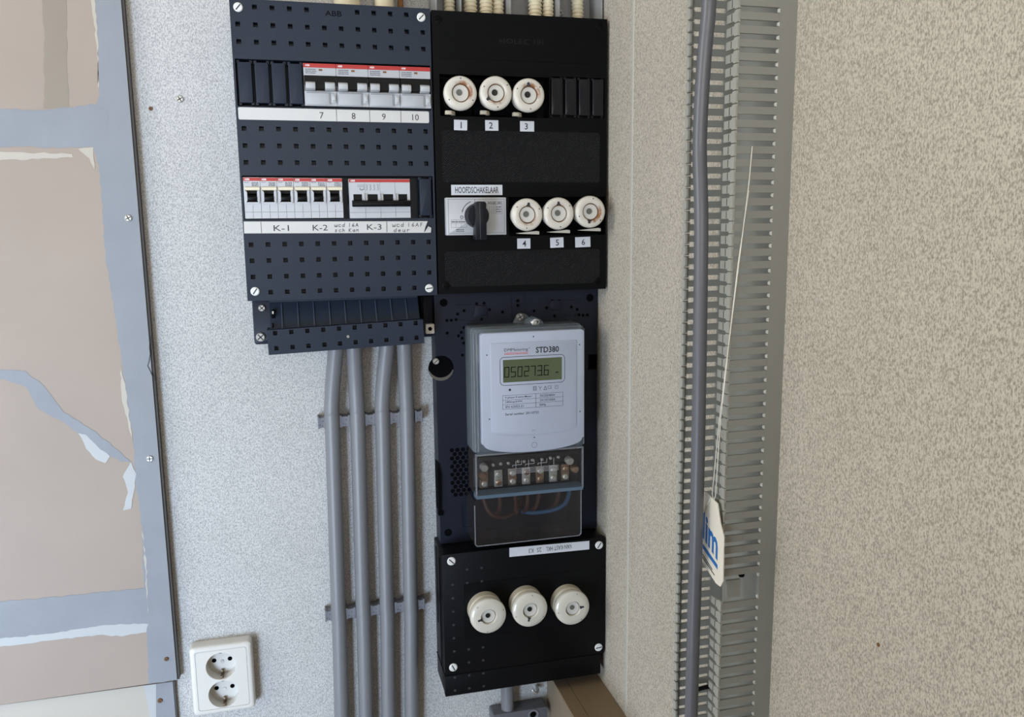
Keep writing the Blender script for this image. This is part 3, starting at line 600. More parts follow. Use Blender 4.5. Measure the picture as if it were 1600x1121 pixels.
obj('direction_arrow', MB().ribbon(arc, 0.7, -71.1, -70.9).prism([(185.2, 18), (186.6, 18.4), (185.0, 14.8)], -71.1, -70.9).lathe(184.8, 10.4, [(1.9, -70.9), (1.9, -71.1), (1.25, -71.1), (1.25, -70.9)], 16, cap=False).ribbon([(200.2, 27), (200.2, 30)], 0.5, -71.1, -70.9), 'ink', pl, smooth=False)
kn = obj('knob', MB().lathe(201.6, 11.9, [(13.8, -70.8), (13.6, -76), (12.8, -80), (11.5, -81)], 36), 'knob', ms)
obj('grip', MB().prism([(196.9, 26), (199, 27.2), (206.4, 27.2), (208.6, 25.4), (208.4, -14.2), (207.6, -15), (196.4, -15), (195.6, -14.2)], -93, -79), 'knob', kn, bevel=0.8)
obj('white_line', MB().box(200.9, 201.25, -93.15, -92.9, -14, 26.5), 'inkg', kn, smooth=False)

# ================================================================== meter mounting plate
PY = -29.0; PX0, PX1, PZ0, PZ1 = 157.6, 363.2, -391.0, -74.0
mp = thing('meter_plate', 'dark navy mounting plate with scattered holes behind the meter', 'mounting plate', (260, 0, PZ0))
vent = [(172.0, 199.0, -332, -269, 2.2)]
slots = [(185.4, 202.6, -93.2, -89.6, 1.2), (188, 207.5, -112.6, -108.8, 1.2), (322, 341, -92.4, -88.6, 1.2), (318, 335, -113, -109, 1.2), (251.9, 270.5, -140, -75, 1.4),
         (351.4, PX1, -181, -161.5, 27), (186, 200, -372, -341, 1.0)]
obj('body', grid_plate(PX0, PX1, PZ0, PZ1, PY, 0, slots), 'navy', mp, smooth=False)
obj('trapezoid_boss', MB().prism([(205.2, -107.5), (222.9, -107.5), (220.5, -94.5), (207.5, -94.5)], PY-1.2, PY+0.2), 'navy', mp, bevel=0.3)
obj('trapezoid_boss', MB().prism([(300.5, -103.8), (318.6, -103.8), (316.2, -91.5), (302.8, -91.5)], PY-1.2, PY+0.2), 'navy', mp, bevel=0.3)
def pinhole(x, z, r, d=0.05): return MB().lathe(x, z, [(r, PY+0.8), (r, PY-d)], 12)
src_h = None
for x, z in ((260.6, -90.3), (260.5, -96.2), (209.0, -92.1), (218.2, -91.9), (193.4, -100.0), (224.9, -99.9), (185.5, -103.8), (241.1, -103.5), (172.3, -111.0), (177.7, -111.0), (183.5, -110.4), (214.7, -111.2), (192.9, -120.6), (172.3, -126.2), (189.5, -126.1), (186.0, -130.1), (190.5, -133.2), (192.2, -139.4), (190.4, -154.0), (281.0, -103.7), (297.2, -100.3), (304.2, -91.7), (313.2, -92.0), (329.2, -100.3), (336.8, -103.6), (307.3, -110.8), (339.3, -110.5), (344.6, -111.3), (350.1, -111.1)):
    if src_h is None: src_h = obj('pin_hole', pinhole(x, z, 1.9), 'dark', mp)
    else: again(src_h, (x, WP[src_h.name][1], z), mp)
src_h = None
for x, z in ((168.9, -89.5), (353.6, -89.7), (167.5, -376.8)):
    if src_h is None: src_h = obj('bolt_hole', MB().lathe(x, z, [(4.8, PY+0.8), (4.8, PY-0.05)], 24), 'dark', mp)
    else: again(src_h, (x, WP[src_h.name][1], z), mp)
src_h = None
for r in range(12):                                           # honeycomb vent
    for c in range(4):
        x = 174.5+7.0*c+(3.5 if r % 2 else 0); z = -271.6-5.2*r
        if x > 197: continue
        if src_h is None: src_h = obj('vent_hole', MB().lathe(x, z, [(2.9, PY+0.8), (2.9, PY-0.06)], 6), 'dark', mp, smooth=False)
        else: again(src_h, (x, WP[src_h.name][1], z), mp)
# round keyhole boss at the left edge, with its wall screw
obj('keyhole', MB().lathe(163.7, -168.7, [(15.5, PY+0.6), (15.5, PY-0.08)], 32), 'dark', mp, smooth=False)
lune = [(163.7+15.3*math.cos(math.radians(a)), -168.7+15.3*math.sin(math.radians(a))) for a in range(190, 351, 10)]+[(163.7+15.6*math.cos(math.radians(a)), -164.5+15.6*math.sin(math.radians(a))) for a in range(335, 204, -10)]
obj('keyhole_lit_lip', MB().prism(lune, PY-0.6, PY-0.02), 'litlip', mp, smooth=False)  # pale crescent paints light on the hole's lower inside
screw(157.6, PY-0.2, -159.5, 4.0, mp, 'steel', 40, h=3)
obj('edge_clip', MB().prism([(156.4, -348), (158.8, -346), (159.8, -300), (156.6, -286), (156.0, -300)], PY-3, PY+18).box(155.8, 161.5, PY-2.5, PY+6, -353, -347), 'dark', mp, smooth=False)

# ================================================================== electricity meter
em = thing('electricity_meter', 'light grey electricity meter with an LCD and clear terminal cover', 'electricity meter', (262, -29, -380))
obj('case_back', MB().prism(rrect(193.8, 330.5, -268, -116.8, 4), -62, PY-.1), 'mbase', em, bevel=1.2)
obj('clear_rim', MB().prism(rrect(194.6, 329.8, -267.4, -117.6, 4), -74, -61.9), 'mclear', em, bevel=2.0)
for rx in (194.2, 198.0, 329.3): obj('rim_ridge', MB().box(rx, rx+0.8, -75.2, -73.4, -264, -122), 'coveredge', em, smooth=False)
lug = obj('hanging_lug', MB().prism([(253, -117.4), (258, -107.5), (262.5, -104.5), (269, -106.5), (281, -117.4)], -34, PY-.2), 'mbase', em, bevel=0.5)
screw(261.3, -34, -109.5, 4.6, lug, 'steel', 30, cross=True, h=3)
lug2 = obj('seal_lug', MB().prism([(262, -118), (266, -110.5), (273, -107.5), (280, -110.5), (286, -118)], -62, -44), 'mclear', em, bevel=0.5)
obj('seal_wire', MB().tube(smooth_path([(268, -63, -113), (272, -66, -110), (277, -64, -112), (276, -62, -116), (270, -65, -116), (268, -63, -113)], 5), 1.1, 8).lathe(271, -113.5, [(3.2, -61), (3.2, -66), (2.2, -67)], 16), 'steel', lug2)
FYM = -80.0
fp = [(201.8, -254), (201.8, -126)]+[(201.8+4.2-4.2*math.cos(math.radians(a)), -126.2+4.2*math.sin(math.radians(a))) for a in (20, 45, 70, 90)]
fp += [(328.4-4.2+4.2*math.sin(math.radians(a)), -126.2+4.2*math.cos(math.radians(a))) for a in (0, 20, 45, 70, 90)]
fp += [(328.6, -254)]+[(265.2+61*math.cos(math.radians(a)), -254.5-12.6*abs(math.sin(math.radians(a)))**0.85) for a in range(0, 181, 9)]
face = obj('face_plate', MB().prism(fp, FYM, -70), 'mface', em, bevel=0.9)
ip = [(213, -238.4), (213, -135.6), (214.4, -134.2), (317, -134.2), (318.4, -135.6), (318.4, -238.4)]+[(265.7+52.5*math.cos(math.radians(a)), -238.6-7.4*math.sin(math.radians(a))) for a in range(8, 173, 12)]
obj('raised_frame', MB().prism(ip, FYM-0.9, FYM+0.1), 'mface', face, bevel=0.45)
IY = FYM-0.9
obj('lcd_border', MB().ribbon(rrect(224.4, 303.4, -184.3, -150.9, 5)+[rrect(224.4, 303.4, -184.3, -150.9, 5)[0]], 0.6, IY-0.05, IY+0.1), 'ink', face, smooth=False)
ld = obj('lcd', MB().box(227.9, 299.8, IY-0.25, IY+0.1, -180.8, -154.1), 'lcd', face, smooth=False)
def seg7(ch, x, z, w, h, y, mb, t=1.0):
    S = {'0': 'abcdef', '5': 'afgcd', '2': 'abged', '7': 'abc', '3': 'abgcd', '6': 'afgedc'}[ch]
    P = {'a': ((0, h), (w, h)), 'b': ((w, h), (w, h/2)), 'c': ((w, h/2), (w, 0)), 'd': ((0, 0), (w, 0)), 'e': ((0, 0), (0, h/2)), 'f': ((0, h/2), (0, h)), 'g': ((0, h/2), (w, h/2))}
    for s in S:
        (a, b), (c, d) = P[s]; mb.ribbon([(x+a+b*0.04, z+b), (x+c+d*0.04, z+d)], t, y-0.05, y+0.1)
q = MB()
for i, ch in enumerate('050273'): seg7(ch, 229.6+8.0*i, -174.4, 5.0, 11.4, IY-0.25, q)
seg7('6', 229.6+8.0*5+8.2, -174.4, 5.0, 11.4, IY-0.25, q); q.box(275.4, 276.4, IY-.3, IY-.2, -175.0, -174.0)
obj('lcd_digits', q, 'seg', ld, smooth=False)
obj('lcd_unit', MB().box(292, 295.5, IY-.3, IY-.2, -172.6, -171.4), 'seg', ld, smooth=False)
text('STD380', 282.1, -144.1, IY, 7.2, face, 'ink', w=28.4, bold=0.025)
text('DMMetering', 244.0, -143.0, IY, 4.6, face, 'ink', w=28.4); text('R', 260.1, -141.4, IY, 1.4, face, 'ink')
obj('red_underline', MB().box(229.8, 258.5, IY-.06, IY+.1, -146.1, -145.7), 'inkred', face, smooth=False); tiny_print(229.9, -146.6, 28.5, 1.7, 1, IY, face, 'inkred', 70)
obj('status_led', MB().lathe(235.9, -189.9, [(1.5, IY+.1), (1.4, IY-.25)], 14), 'ink', face)
text('CE', 284.6, -189.6, IY, 4.0, face, 'inkg', w=5.4)
obj('approval_mark', MB().ribbon([(264.6, -192.2), (268.2, -192.2), (268.2, -187.6), (264.6, -187.6), (264.6, -192.2)], .6, IY-.06, IY+.1).ribbon([(265.6, -191), (267.2, -191), (267.2, -188.8), (265.6, -188.8), (265.6, -191)], .4, IY-.06, IY+.1)
    .ribbon([(271, -187.8), (273, -190), (275, -187.8)], .5, IY-.06, IY+.1).ribbon([(273, -190), (273, -192.4)], .5, IY-.06, IY+.1).ribbon([(277.4, -192.2), (281.0, -192.2), (279.2, -187.8), (277.4, -192.2)], .6, IY-.06, IY+.1)
    .ribbon([(291.6, -191.6), (295.2, -191.6), (295.2, -188), (291.6, -188), (291.6, -191.6)], .4, IY-.06, IY+.1).ribbon([(293.4, -188.6), (293.4, -190.4)], .4, IY-.06, IY+.1), 'inkg', face, smooth=False)
obj('data_table', MB().ribbon([(227, -196.4), (301.2, -196.4), (301.2, -212.8), (227, -212.8), (227, -196.4)], .3, IY-.06, IY+.1).ribbon([(227, -201.9), (301.2, -201.9)], .3, IY-.06, IY+.1).ribbon([(227, -207.3), (301.2, -207.3)], .3, IY-.06, IY+.1).ribbon([(267.4, -196.4), (267.4, -212.8)], .4, IY-.06, IY+.1), 'ink', face, smooth=False)
for s_, x, z, w in (('3 phase 4 wire Meter', 246.5, -199.2, 33), ('3X230/400V', 282, -199.2, 19), ('240imp/kWh', 240.5, -204.6, 21), ('3X10/100A', 282, -204.6, 19), ('EN 62053-21', 241.5, -210.1, 22), ('50Hz', 276, -210.1, 8), ('Serial number: 20110732', 250.5, -219.0, 41)):
    text(s_, x, z, IY, 2.9, face, 'ink', w=w, bold=0.01)
text('2010', 264.6, -240.5, IY, 1.4, face, 'inkg', w=4.6)
q = MB()
for x, z in ((265.4, -128.2), (209.2, -147.4), (211.0, -223.6), (322.4, -140.4), (323.0, -221.8), (265.6, -249.6)): q.lathe(x, z, [(0.9, FYM+.2), (0.85, FYM-.06)], 10)
obj('rivet_hole', q, 'ink', face, smooth=False)
obj('moulded_mark', MB().lathe(265.4, -259, [(3.6, FYM+.1), (3.6, FYM-.3), (2.8, FYM-.3), (2.8, FYM+.1)], 20, cap=False), 'coveredge', face, smooth=False)
# terminal section
tb = obj('terminal_block', MB().prism([(PY-.2, -320), (-52, -320), (-58, -312), (-58, -276), (-50, -268.4), (PY-.2, -268.4)], 195.4, 328.4, 'x'), 'tblock', em, bevel=0.8)
for k, x in enumerate((207.5, 225.5, 243.0, 260.5, 278.0, 295.0, 310.5)):
    c = obj('terminal_clamp', MB().box(x-5.0, x+5.0, -61, -57, -313, -292), 'steel' if k % 2 else 'copper', tb, bevel=0.6)
    for z in (-297.2, -307.6): obj('clamp_screw', MB().lathe(x, z, [(3.6, -60.8), (3.6, -63.4), (2.4, -64.4)], 16), 'steel' if (k+int(z)) % 3 else 'copper', c)
for k, (x, z) in enumerate(((219.5, -285.6), (229, -285), (238.5, -285), (251, -284), (258.5, -284.6), (269, -283.6), (281, -283.6), (292, -283), (302, -282.6))): obj('aux_screw', MB().lathe(x, z, [(2.0, -57.9), (2.0, -60), (1.3, -60.6)], 12), 'steel', tb)
for x, z, m in ((204.5, -296, 'copper'), (325.0-4, -297.5, 'copper'), (207, -286, 'steel'), (314.5, -286.5, 'steel')): obj('cover_screw', MB().lathe(x, z, [(5.0, -60), (5.0, -68), (3.6, -70)], 20), m, tb)
q = MB()
for k in range(4):
    q.ribbon([(236, -290.6-1.9*k), (300, -290.6-1.9*k)], 0.4, -66.2, -66)
    xx = 246+16*k; q.ribbon([(xx, -281), (xx, -290.6-1.9*k)], .4, -66.2, -66)
    if k < 3: q.ribbon([(xx+7, -281), (xx+7, -286), (xx-4, -286), (xx-4, -288)], .4, -66.2, -66)
obj('wiring_diagram', q, 'inkw', em, smooth=False)
M['cover_clear'] = mat('clear_cover', (70, 68, 68), 0.08, var=0.05, alpha=0.13)
cv = obj('terminal_cover', MB().box(194.6, 329.2, -74, -72.4, -318, -268).box(194.6, 196.2, -72.4, PY-.2, -318, -268).box(327.6, 329.2, -72.4, PY-.2, -318, -268), 'cover_clear', em, smooth=False)
obj('cover_rib', MB().box(194.4, 329.4, -75, -71.6, -269, -267).box(194.4, 196.0, -75, -71.6, -319, -268).box(327.8, 329.4, -75, -71.6, -319, -268), 'coveredge', cv, smooth=False)
obj('cover_lip', MB().prism([(-74.6, -318), (-74.6, -322), (-58, -324), (-58, -316)], 195, 329, 'x'), 'lip', cv, smooth=False)
lc = obj('wiring_cover', MB().prism([(191.8, -330), (194.6, -320), (327, -320), (327, -378), (324, -381), (194, -381), (191.8, -378)], -74, -72.6)
    .box(191.8, 193.2, -72.6, PY-.2, -379, -324).box(325.6, 327, -72.6, PY-.2, -379, -322).prism([(191.8, -379), (327, -379), (325, -381.6), (194, -381.6)], -74, PY-.2), 'cover', em, smooth=False)
obj('cover_rib', MB().ribbon([(192.4, -330), (192.4, -378), (195, -380.6), (324, -380.6), (326.4, -378), (326.4, -322)], 1.1, -75, -73.6), 'coveredge', lc, smooth=False)
for k in range(6): obj('knockout_tab', MB().prism([(-64, -379), (-58, -372), (-50, -372), (-44, -379)], 208+18*k, 216+18*k, 'x'), 'cover', lc, smooth=False)
def wire(pts, m): obj('wire', MB().tube(smooth_path(pts, 8), 2.6, 10), m, em)
wire([(208, -50, -316), (208.8, -54, -332), (216, -56, -348), (232, -52, -355.6), (247, -44, -355), (256, -38, -350), (262, -34, -342)], 'brownw')
for x, dx in ((228.5, -0.5), (247, 3), (264, 0), (279, -3), (305, -4)):
    wire([(x, -50, -316), (x+dx*.3, -54, -332), (x+dx, -50, -346), (x+dx*1.8, -40, -354), (x+dx*2.2, -34, -358)], 'brownw')
wire([(318, -50, -316), (317.6, -55, -331), (310.5, -57, -345), (296, -54, -352), (274, -48, -355.4), (266, -38, -357), (262, -34, -358)], 'bluew')

# ================================================================== lower fuse box
LX0, LX1, LZ0, LZ1 = 153.4, 363.0, -576.8, -391.2
fx = thing('fuse_box', 'black box with three large porcelain caps below the meter', 'fuse box', (258, 0, LZ0))
obj('body', MB().box(LX0+0.5, 357.2, FY+9, 0, LZ0, LZ1-1).box(LX0+1.5, 357.2, FY+1.5, FY+9, LZ0, LZ1-3), 'blk2', fx, bevel=0.8)
dim = []
obj('cover', MB().prism([(LX0+.2, -549), (LX1, -549), (LX1, LZ1-1), (LX1-1, LZ1), (LX0+1, LZ1), (LX0+.2, LZ1-1)], FY, FY+9), 'blk2', fx, bevel=0.7)
obj('skirt', MB().box(LX0, 357.6, FY, FY+9, LZ0-.2, -549.6), 'blk2', fx, bevel=0.5)
ins = obj('inset_plate', MB().prism(rrect(179.5, 352, -503, -432, 2), FY-0.6, FY+.1), 'blk2', fx, smooth=False)
src_h = None
for r in range(10):
    for c in range(3 if r not in (3, 4, 5) else 1):
        x = 165.5+18.2*c; z = -413.5-17.4*r
        if (r == 0 and c < 1) or (c == 0 and abs(z+538.7) < 8) or abs(z+400) < 6: continue
        if src_h is None: src_h = obj('dimple', MB().lathe(x, z, [(1.9, FY+.5), (1.7, FY-0.35)], 8), 'dimple', fx)
        else: again(src_h, (x, WP[src_h.name][1], z), fx)
obj('side_seam', MB().box(LX0-0.1, LX0+0.8, FY+24, FY+25.5, -548, -405).box(LX0-.1, LX0+.8, FY+45, FY+46.5, -500, -398).box(LX0-.2, LX0+.8, FY, 0, -549.6, -548.8), 'dark', fx, smooth=False)
for x, z, r in ((164.6, -400.3, -45), (354.5, -401.0, 55), (163.8, -538.7, -65), (354.5, -539.9, 5)): screw(x, FY, z, 5.2, fx, 'screww', r)
l = obj('sticker', MB().prism([(237.3, -403.4), (341.5, -405.2), (341.5, -394.0), (237.3, -391.6)], FY-0.35, FY+0.1), 'label', fx, smooth=False)
for s_, x, w in (('VAN KAST HKL', 301.3, 34), ('2S', 275.4, 5.8), ('K3', 265.0, 5.9)): text(s_, x, -398.4, FY-0.4, 5.8, l, 'ink', w=w, rot=180)
for cx, cz, k, na in ((204.2, -465.4, 0, 195), (256.6, -464.2, 1, 258), (311.2, -469.2, 2, 5)):
    t = thing('fuse_holder', ('large porcelain fuse cap with its notch at the left, lower black box', 'large porcelain fuse cap with its notch pointing down, lower black box', 'large porcelain fuse cap with its notch at the right, lower black box')[k], 'fuse holder', (cx, FY, cz-22), 'large porcelain caps on the lower fuse box')
    obj('porcelain_collar', MB().lathe(cx, cz, [(21.4, FY+.2), (21.4, FY-11), (19.6, FY-13), (19.2, FY-16)], 40), 'porcside', t)
    cp = obj('porcelain_cap', MB().lathe(cx, cz, [(18.5, FY-12), (20.4, FY-16), (22.2, FY-18.5), (22.5, FY-21), (21.8, FY-24), (19.6, FY-25.8), (15, FY-26.6), (9.9, FY-26.8), (9.3, FY-26), (9.1, FY-23)], 44), 'porcelain', t)
    obj('shadow_gap', MB().lathe(cx, cz, [(9.25, FY-22.8), (9.2, FY-23.3)], 28), 'rust', cp)  # brown ring paints the shade around this glass
    obj('sight_glass', MB().lathe(cx, cz, [(8.5, FY-23), (8.3, FY-24.3), (4, FY-23.9)], 28), 'glass', cp)
    obj('indicator_dot', MB().lathe(cx-.8, cz+1.0, [(3.0, FY-24), (2.8, FY-25), (1.8, FY-24.9)], 18), 'glassdot' if k == 2 else 'glassdk', cp)
    a = math.radians(na); d = Vector((math.cos(a), math.sin(a))); n = Vector((-d.y, d.x)); c0 = Vector((cx, cz))
    q = MB().lathe(cx+12.8*d.x, cz+12.8*d.y, [(1.35, FY-25), (1.35, FY-26.9)], 12).prism([tuple(c0+d*9+n*2.2), tuple(c0+d*12.5+n*.7), tuple(c0+d*12.5-n*.7), tuple(c0+d*9-n*2.2)], FY-26.95, FY-25.5)
    obj('test_notch', q, 'ink', cp, smooth=False)
    q = MB()
    for j in range(3):
        aa = a+math.radians(70+115*j); q.lathe(cx+19.2*math.cos(aa), cz+19.2*math.sin(aa), [(0.55, FY-25), (0.55, FY-26.2)], 6)
    obj('seal_hole', q, 'ink', cp, smooth=False)

# ================================================================== cable entry unit under the slate panel
ce = thing('cable_entry_unit', 'slate cable entry box with a slanting ribbed cover under the breaker panel', 'cable entry', (52, 0, -131))
obj('backplate', MB().prism(rrect(-50, 157, -131, -74, 3), -20, 0), 'navy', ce, bevel=0.6)
obj('side_bracket', MB().box(140.5, 143, -40, -18, -108, -78), 'dark', ce, smooth=False)
obj('rear_cover', MB().prism([(-34, -74), (-34, -82), (-52, -113), (-40, -113), (-26, -84), (-26, -74)], -30.5, 137, 'x'), 'abb2', ce, smooth=False)
src_h = None
for k in range(9):
    x = -17.6+17.5*k
    if src_h is None: src_h = obj('rib', MB().prism([(-36, -83), (-53.2, -112), (-51, -112), (-34, -83)], x-0.5, x+0.5, 'x'), 'abbrib_shine', ce, smooth=False)
    else: again(src_h, (x, WP[src_h.name][1], WP[src_h.name][2]), ce)
obj('latch', MB().box(-28.6, -25.0, -44, -36, -100, -90).box(-28.4, -27, -50, -40, -112, -104), 'dark', ce, smooth=False); obj('latch_pin', MB().box(-28.0, -26.2, -46, -43, -94, -91), 'steel', ce, smooth=False)
a = math.radians(1.75)
rc = []
for k in range(10):
    for z in (9.9, -7.0): rc.append((-77.8+17.3*k-2.3, -77.8+17.3*k+2.3, z-2.4, z+2.4, 10))
lowb = grid_plate(-86.5, 86.5, -14, 13.5, -62, -34, rc)
lowb.v = [(52.6+x*math.cos(a)-z*math.sin(a), y, -121.2+x*math.sin(a)+z*math.cos(a)) for x, y, z in lowb.v]
lo = obj('lower_cover', lowb, 'abb', ce, smooth=False)
screw(53.4, -62, -121.0, 1.6, lo, 'steel', 30, h=0.8)
for x, z, r in ((-39.6, -89.2, 4.0), (-42.8, -122.5, 5.2)): screw(x, -20, z, r, ce, 'steel', 40, cross=True, h=3)
screw(142.6, -22, -90.4, 3.0, ce, 'screwb', 10, h=2)
obj('square_nut', MB().prism(rrect(145.8, 156.2, -125.5, -114, 0.8), -34, -18), 'socket', ce, bevel=0.5); obj('nut_hole', MB().lathe(151, -119.6, [(2.4, -33), (2.4, -34.1)], 16), 'dark', ce)

# ================================================================== the four grey cables and their clip strips
ctop = (40.5, 61.8, 99.8, 120.9); cmid = (33.1, 63.2, 93.0, 122.9); clow = (30.2, 60.3, 89.9, 120.1); cbot = (28.0, 58.3, 86.9, 116.9)
nm = ('leftmost thick grey cable dropping from the cable entry box', 'second thick grey cable from the left below the entry box', 'third thick grey cable from the left below the entry box', 'rightmost thick grey cable dropping from the cable entry box')
for k in range(4):
    pts = [(ctop[k]+(ctop[k]-cmid[k])*.25, -27, -112), (ctop[k]+(ctop[k]-cmid[k])*.1, -26, -135), (ctop[k]*.8+cmid[k]*.2, -22, -155), (ctop[k]*.3+cmid[k]*.7, -15.5, -188), (cmid[k], -13, -215), (cmid[k], -12.5, -232), (cmid[k]*.5+clow[k]*.5, -12.5, -350), (clow[k], -12.5, -465), (clow[k], -12.5, -490), (cbot[k], -12.5, -610), (cbot[k]-3, -12.5, -800), (cbot[k]-3, -12.5, -1499)]
    tag(obj('cable', MB().tube(smooth_path(pts, 8), 9.1, 20), 'cable'), nm[k], 'cable', 'thick grey cables below the breaker panel')
for row, (z, xs, lab) in enumerate(((-229.5, (20.9, 48.2, 78.3, 108.6, 137.2), 'upper grey clip strip holding the four cables'), (-474.5, (18.1, 44.8, 74.9, 105.8, 133.0), 'lower grey clip strip holding the four cables'))):
    t = thing('clip_strip', lab, 'cable clip', (78, 0, z), 'clip strips across the four cables')
    obj('back_bar', MB().box(xs[0], xs[-1], -3.2, 0, z-3, z+3), 'clip', t, smooth=False)
    for i, x in enumerate(xs):
        hw = 6.6 if 0 < i < 4 else 4.6
        m = MB().prism([(x-hw, z-7.4), (x-hw*.55, z-7.4), (x-hw*.55, z-6), (x+hw*.55, z-6), (x+hw*.55, z-7.4), (x+hw, z-7.4), (x+hw, z+7.4), (x+hw*.55, z+7.4), (x+hw*.55, z+6), (x-hw*.55, z+6), (x-hw*.55, z+7.4), (x-hw, z+7.4)], -15, -0.5)
        cb = obj('clip_block', m, 'clip', t, bevel=0.4)
        obj('pin_hole', MB().box(x-2.6, x-1.8, -15.1, -14.9, z-3, z-2).box(x+1.0, x+1.8, -15.1, -14.9, z+1.6, z+2.6).box(x+.2, x+1, -15.1, -14.9, z-4, z-3.2), 'dark', cb, smooth=False)

# ================================================================== wall socket
so = thing('wall_socket', 'ivory double wall socket with two earthed wells, low on the wall', 'socket', (-110.5, 0, -581))
SX0, SX1, SZ0, SZ1, SY = -146.4, -74.8, -581.5, -493.0, -17.0
wells = [(-111.2, -520.6), (-110.6, -557.0)]
def ring_plate(x0, x1, z0, z1, r, holes, y, hr, n=36):
    """flat plate with round holes, triangulated"""
    bm = bmesh.new(); es = []
    def loop(pts):
        vs = [bm.verts.new((p[0], y, p[1])) for p in pts]
        return [bm.edges.new((vs[i], vs[(i+1) % len(vs)])) for i in range(len(vs))]
    es += loop(rrect(x0, x1, z0, z1, r))
    for cx, cz in holes: es += loop([(cx+hr*math.cos(2*math.pi*k/n), cz+hr*math.sin(2*math.pi*k/n)) for k in range(n)])
    bmesh.ops.triangle_fill(bm, use_beauty=True, use_dissolve=False, edges=es)
    bm.verts.index_update(); mb = MB(); mb.add([tuple(v.co) for v in bm.verts], [tuple(v.index for v in f.verts) for f in bm.faces]); bm.free(); return mb
ou = rrect(SX0, SX1, SZ0, SZ1, 5, 5); nn = len(ou); m = MB()
lay = []
for ins_, y in ((0, 0), (0, SY+4), (0.8, SY+1.4), (2.2, SY+0.3), (4.0, SY)):
    lay.append([(p[0]+(SX0+SX1-2*p[0])/(SX1-SX0)*ins_, y, p[1]+(SZ0+SZ1-2*p[1])/(SZ1-SZ0)*ins_) for p in ou])
for L0, L1 in zip(lay[:-1], lay[1:]):
    m.add(L0+L1, [(i, (i+1) % nn, nn+(i+1) % nn, nn+i) for i in range(nn)])
ii = rrect(SX0+6.4, SX1-6.4, SZ0+6.4, SZ1-6.4, 3, 5)
m.add(lay[-1]+[(p[0], SY, p[1]) for p in ii], [(i, (i+1) % nn, nn+(i+1) % nn, nn+i) for i in range(nn)])
m.add([(p[0], SY, p[1]) for p in ii]+[(p[0], SY+2, p[1]) for p in ii], [(i, (i+1) % nn, nn+(i+1) % nn, nn+i) for i in range(nn)])
obj('frame', m, 'socket', so)
cpm = ring_plate(SX0+6.7, SX1-6.7, SZ0+6.7, SZ1-6.7, 3, wells, SY+0.1, 17.6)
obj('centre_plate', cpm, 'socket', so, smooth=False)
for i, (cx, cz) in enumerate(wells):
    w = obj('well', MB().lathe(cx, cz, [(17.7, SY+0.1), (17.2, SY+0.6), (16.8, SY+14.5), (0.1, SY+14.6)], 40, cap=False), 'socketin', so)
    for dx in (-9.2, 9.2): obj('contact_hole', MB().lathe(cx+dx, cz+1.2, [(2.7, SY+14.8), (2.7, SY+14.3)], 16), 'dark', w)
    obj('centre_screw', MB().lathe(cx, cz-1, [(2.3, SY+14.6), (2.0, SY+13.8)], 14), 'steel' if i == 0 else 'socketin', w)
    obj('earth_clip', MB().box(cx-1.9, cx+1.9, SY+3, SY+14, cz-16.9, cz-14.6).box(cx-1.4, cx+1.4, SY+11, SY+14.6, cz-16, cz-10.5), 'clipm', w, bevel=0.4)
    obj('key_slot', MB().box(cx-1.6, cx+1.6, SY+1, SY+9, cz+16.2, cz+17.9), 'inkg', w, smooth=False)

# ================================================================== conduits and duct above the panels
bk = thing('cable_duct', 'grey sheet-metal cable duct rising behind the black fuse board', 'cable duct', (265, 0, 233))
obj('back', MB().box(166, 361.5, -3, 0, 233, 998), 'ductg', bk, smooth=False)
for x in (165.2, 361.0): obj('side', MB().box(x, x+1.6, -44, 0, 233, 998), 'ductg', bk, smooth=False)
for x in (194.0, 251.5, 310.0): obj('partition', MB().box(x, x+1.5, -40, -2, 233, 998), 'ductg', bk, smooth=False)
screw(323.8, -3, 252.5, 3.6, bk, 'steel', 30, cross=True, h=2.5)
tn = ('first', 'second', 'third', 'fourth', 'fifth', 'sixth', 'seventh')
csrc = None
for k, (x, r, y) in enumerate(((185.6, 6.6, -18), (209.3, 8.0, -24), (228.2, 8.0, -24), (243.2, 6.8, -20), (285.4, 8.2, -26), (301.4, 6.9, -24), (339.0, 7.4, -22))):
    pts = []; rad = []; z = 234.5
    while z < 420:
        for dz, rr in ((0, .86), (1.0, 1.0), (2.6, 1.0), (3.6, .86)): pts.append((x+0.7*math.sin(z/90+k), y, z+dz)); rad.append(r*rr)
        z += 4.4
    pts.append((x+0.7*math.sin(420/90+k), y, 998)); rad.append(r*.86)
    tag(obj('flexible_conduit', MB().tube(pts, r, 14, rad), 'conduit'), f'cream corrugated conduit, {tn[k]} from the left above the black fuse board', 'conduit', 'corrugated conduits above the fuse board')
for x, r, lab in ((70.0, 14.5, 'wide smooth cream pipe above the slate breaker panel'), (111.0, 10.8, 'narrower smooth cream pipe above the slate breaker panel')):
    tag(obj('pipe', MB().tube([(x, -24, 232), (x, -24, 500), (x, -24, 998)], r, 20), 'conduit'), lab, 'pipe')
tag(obj('pipe', MB().tube([(129.5, -20, 232), (129.5, -20, 500), (129.5, -20, 998)], 3.4, 10), 'rust'), 'thin dark brown pipe above the slate breaker panel', 'pipe')

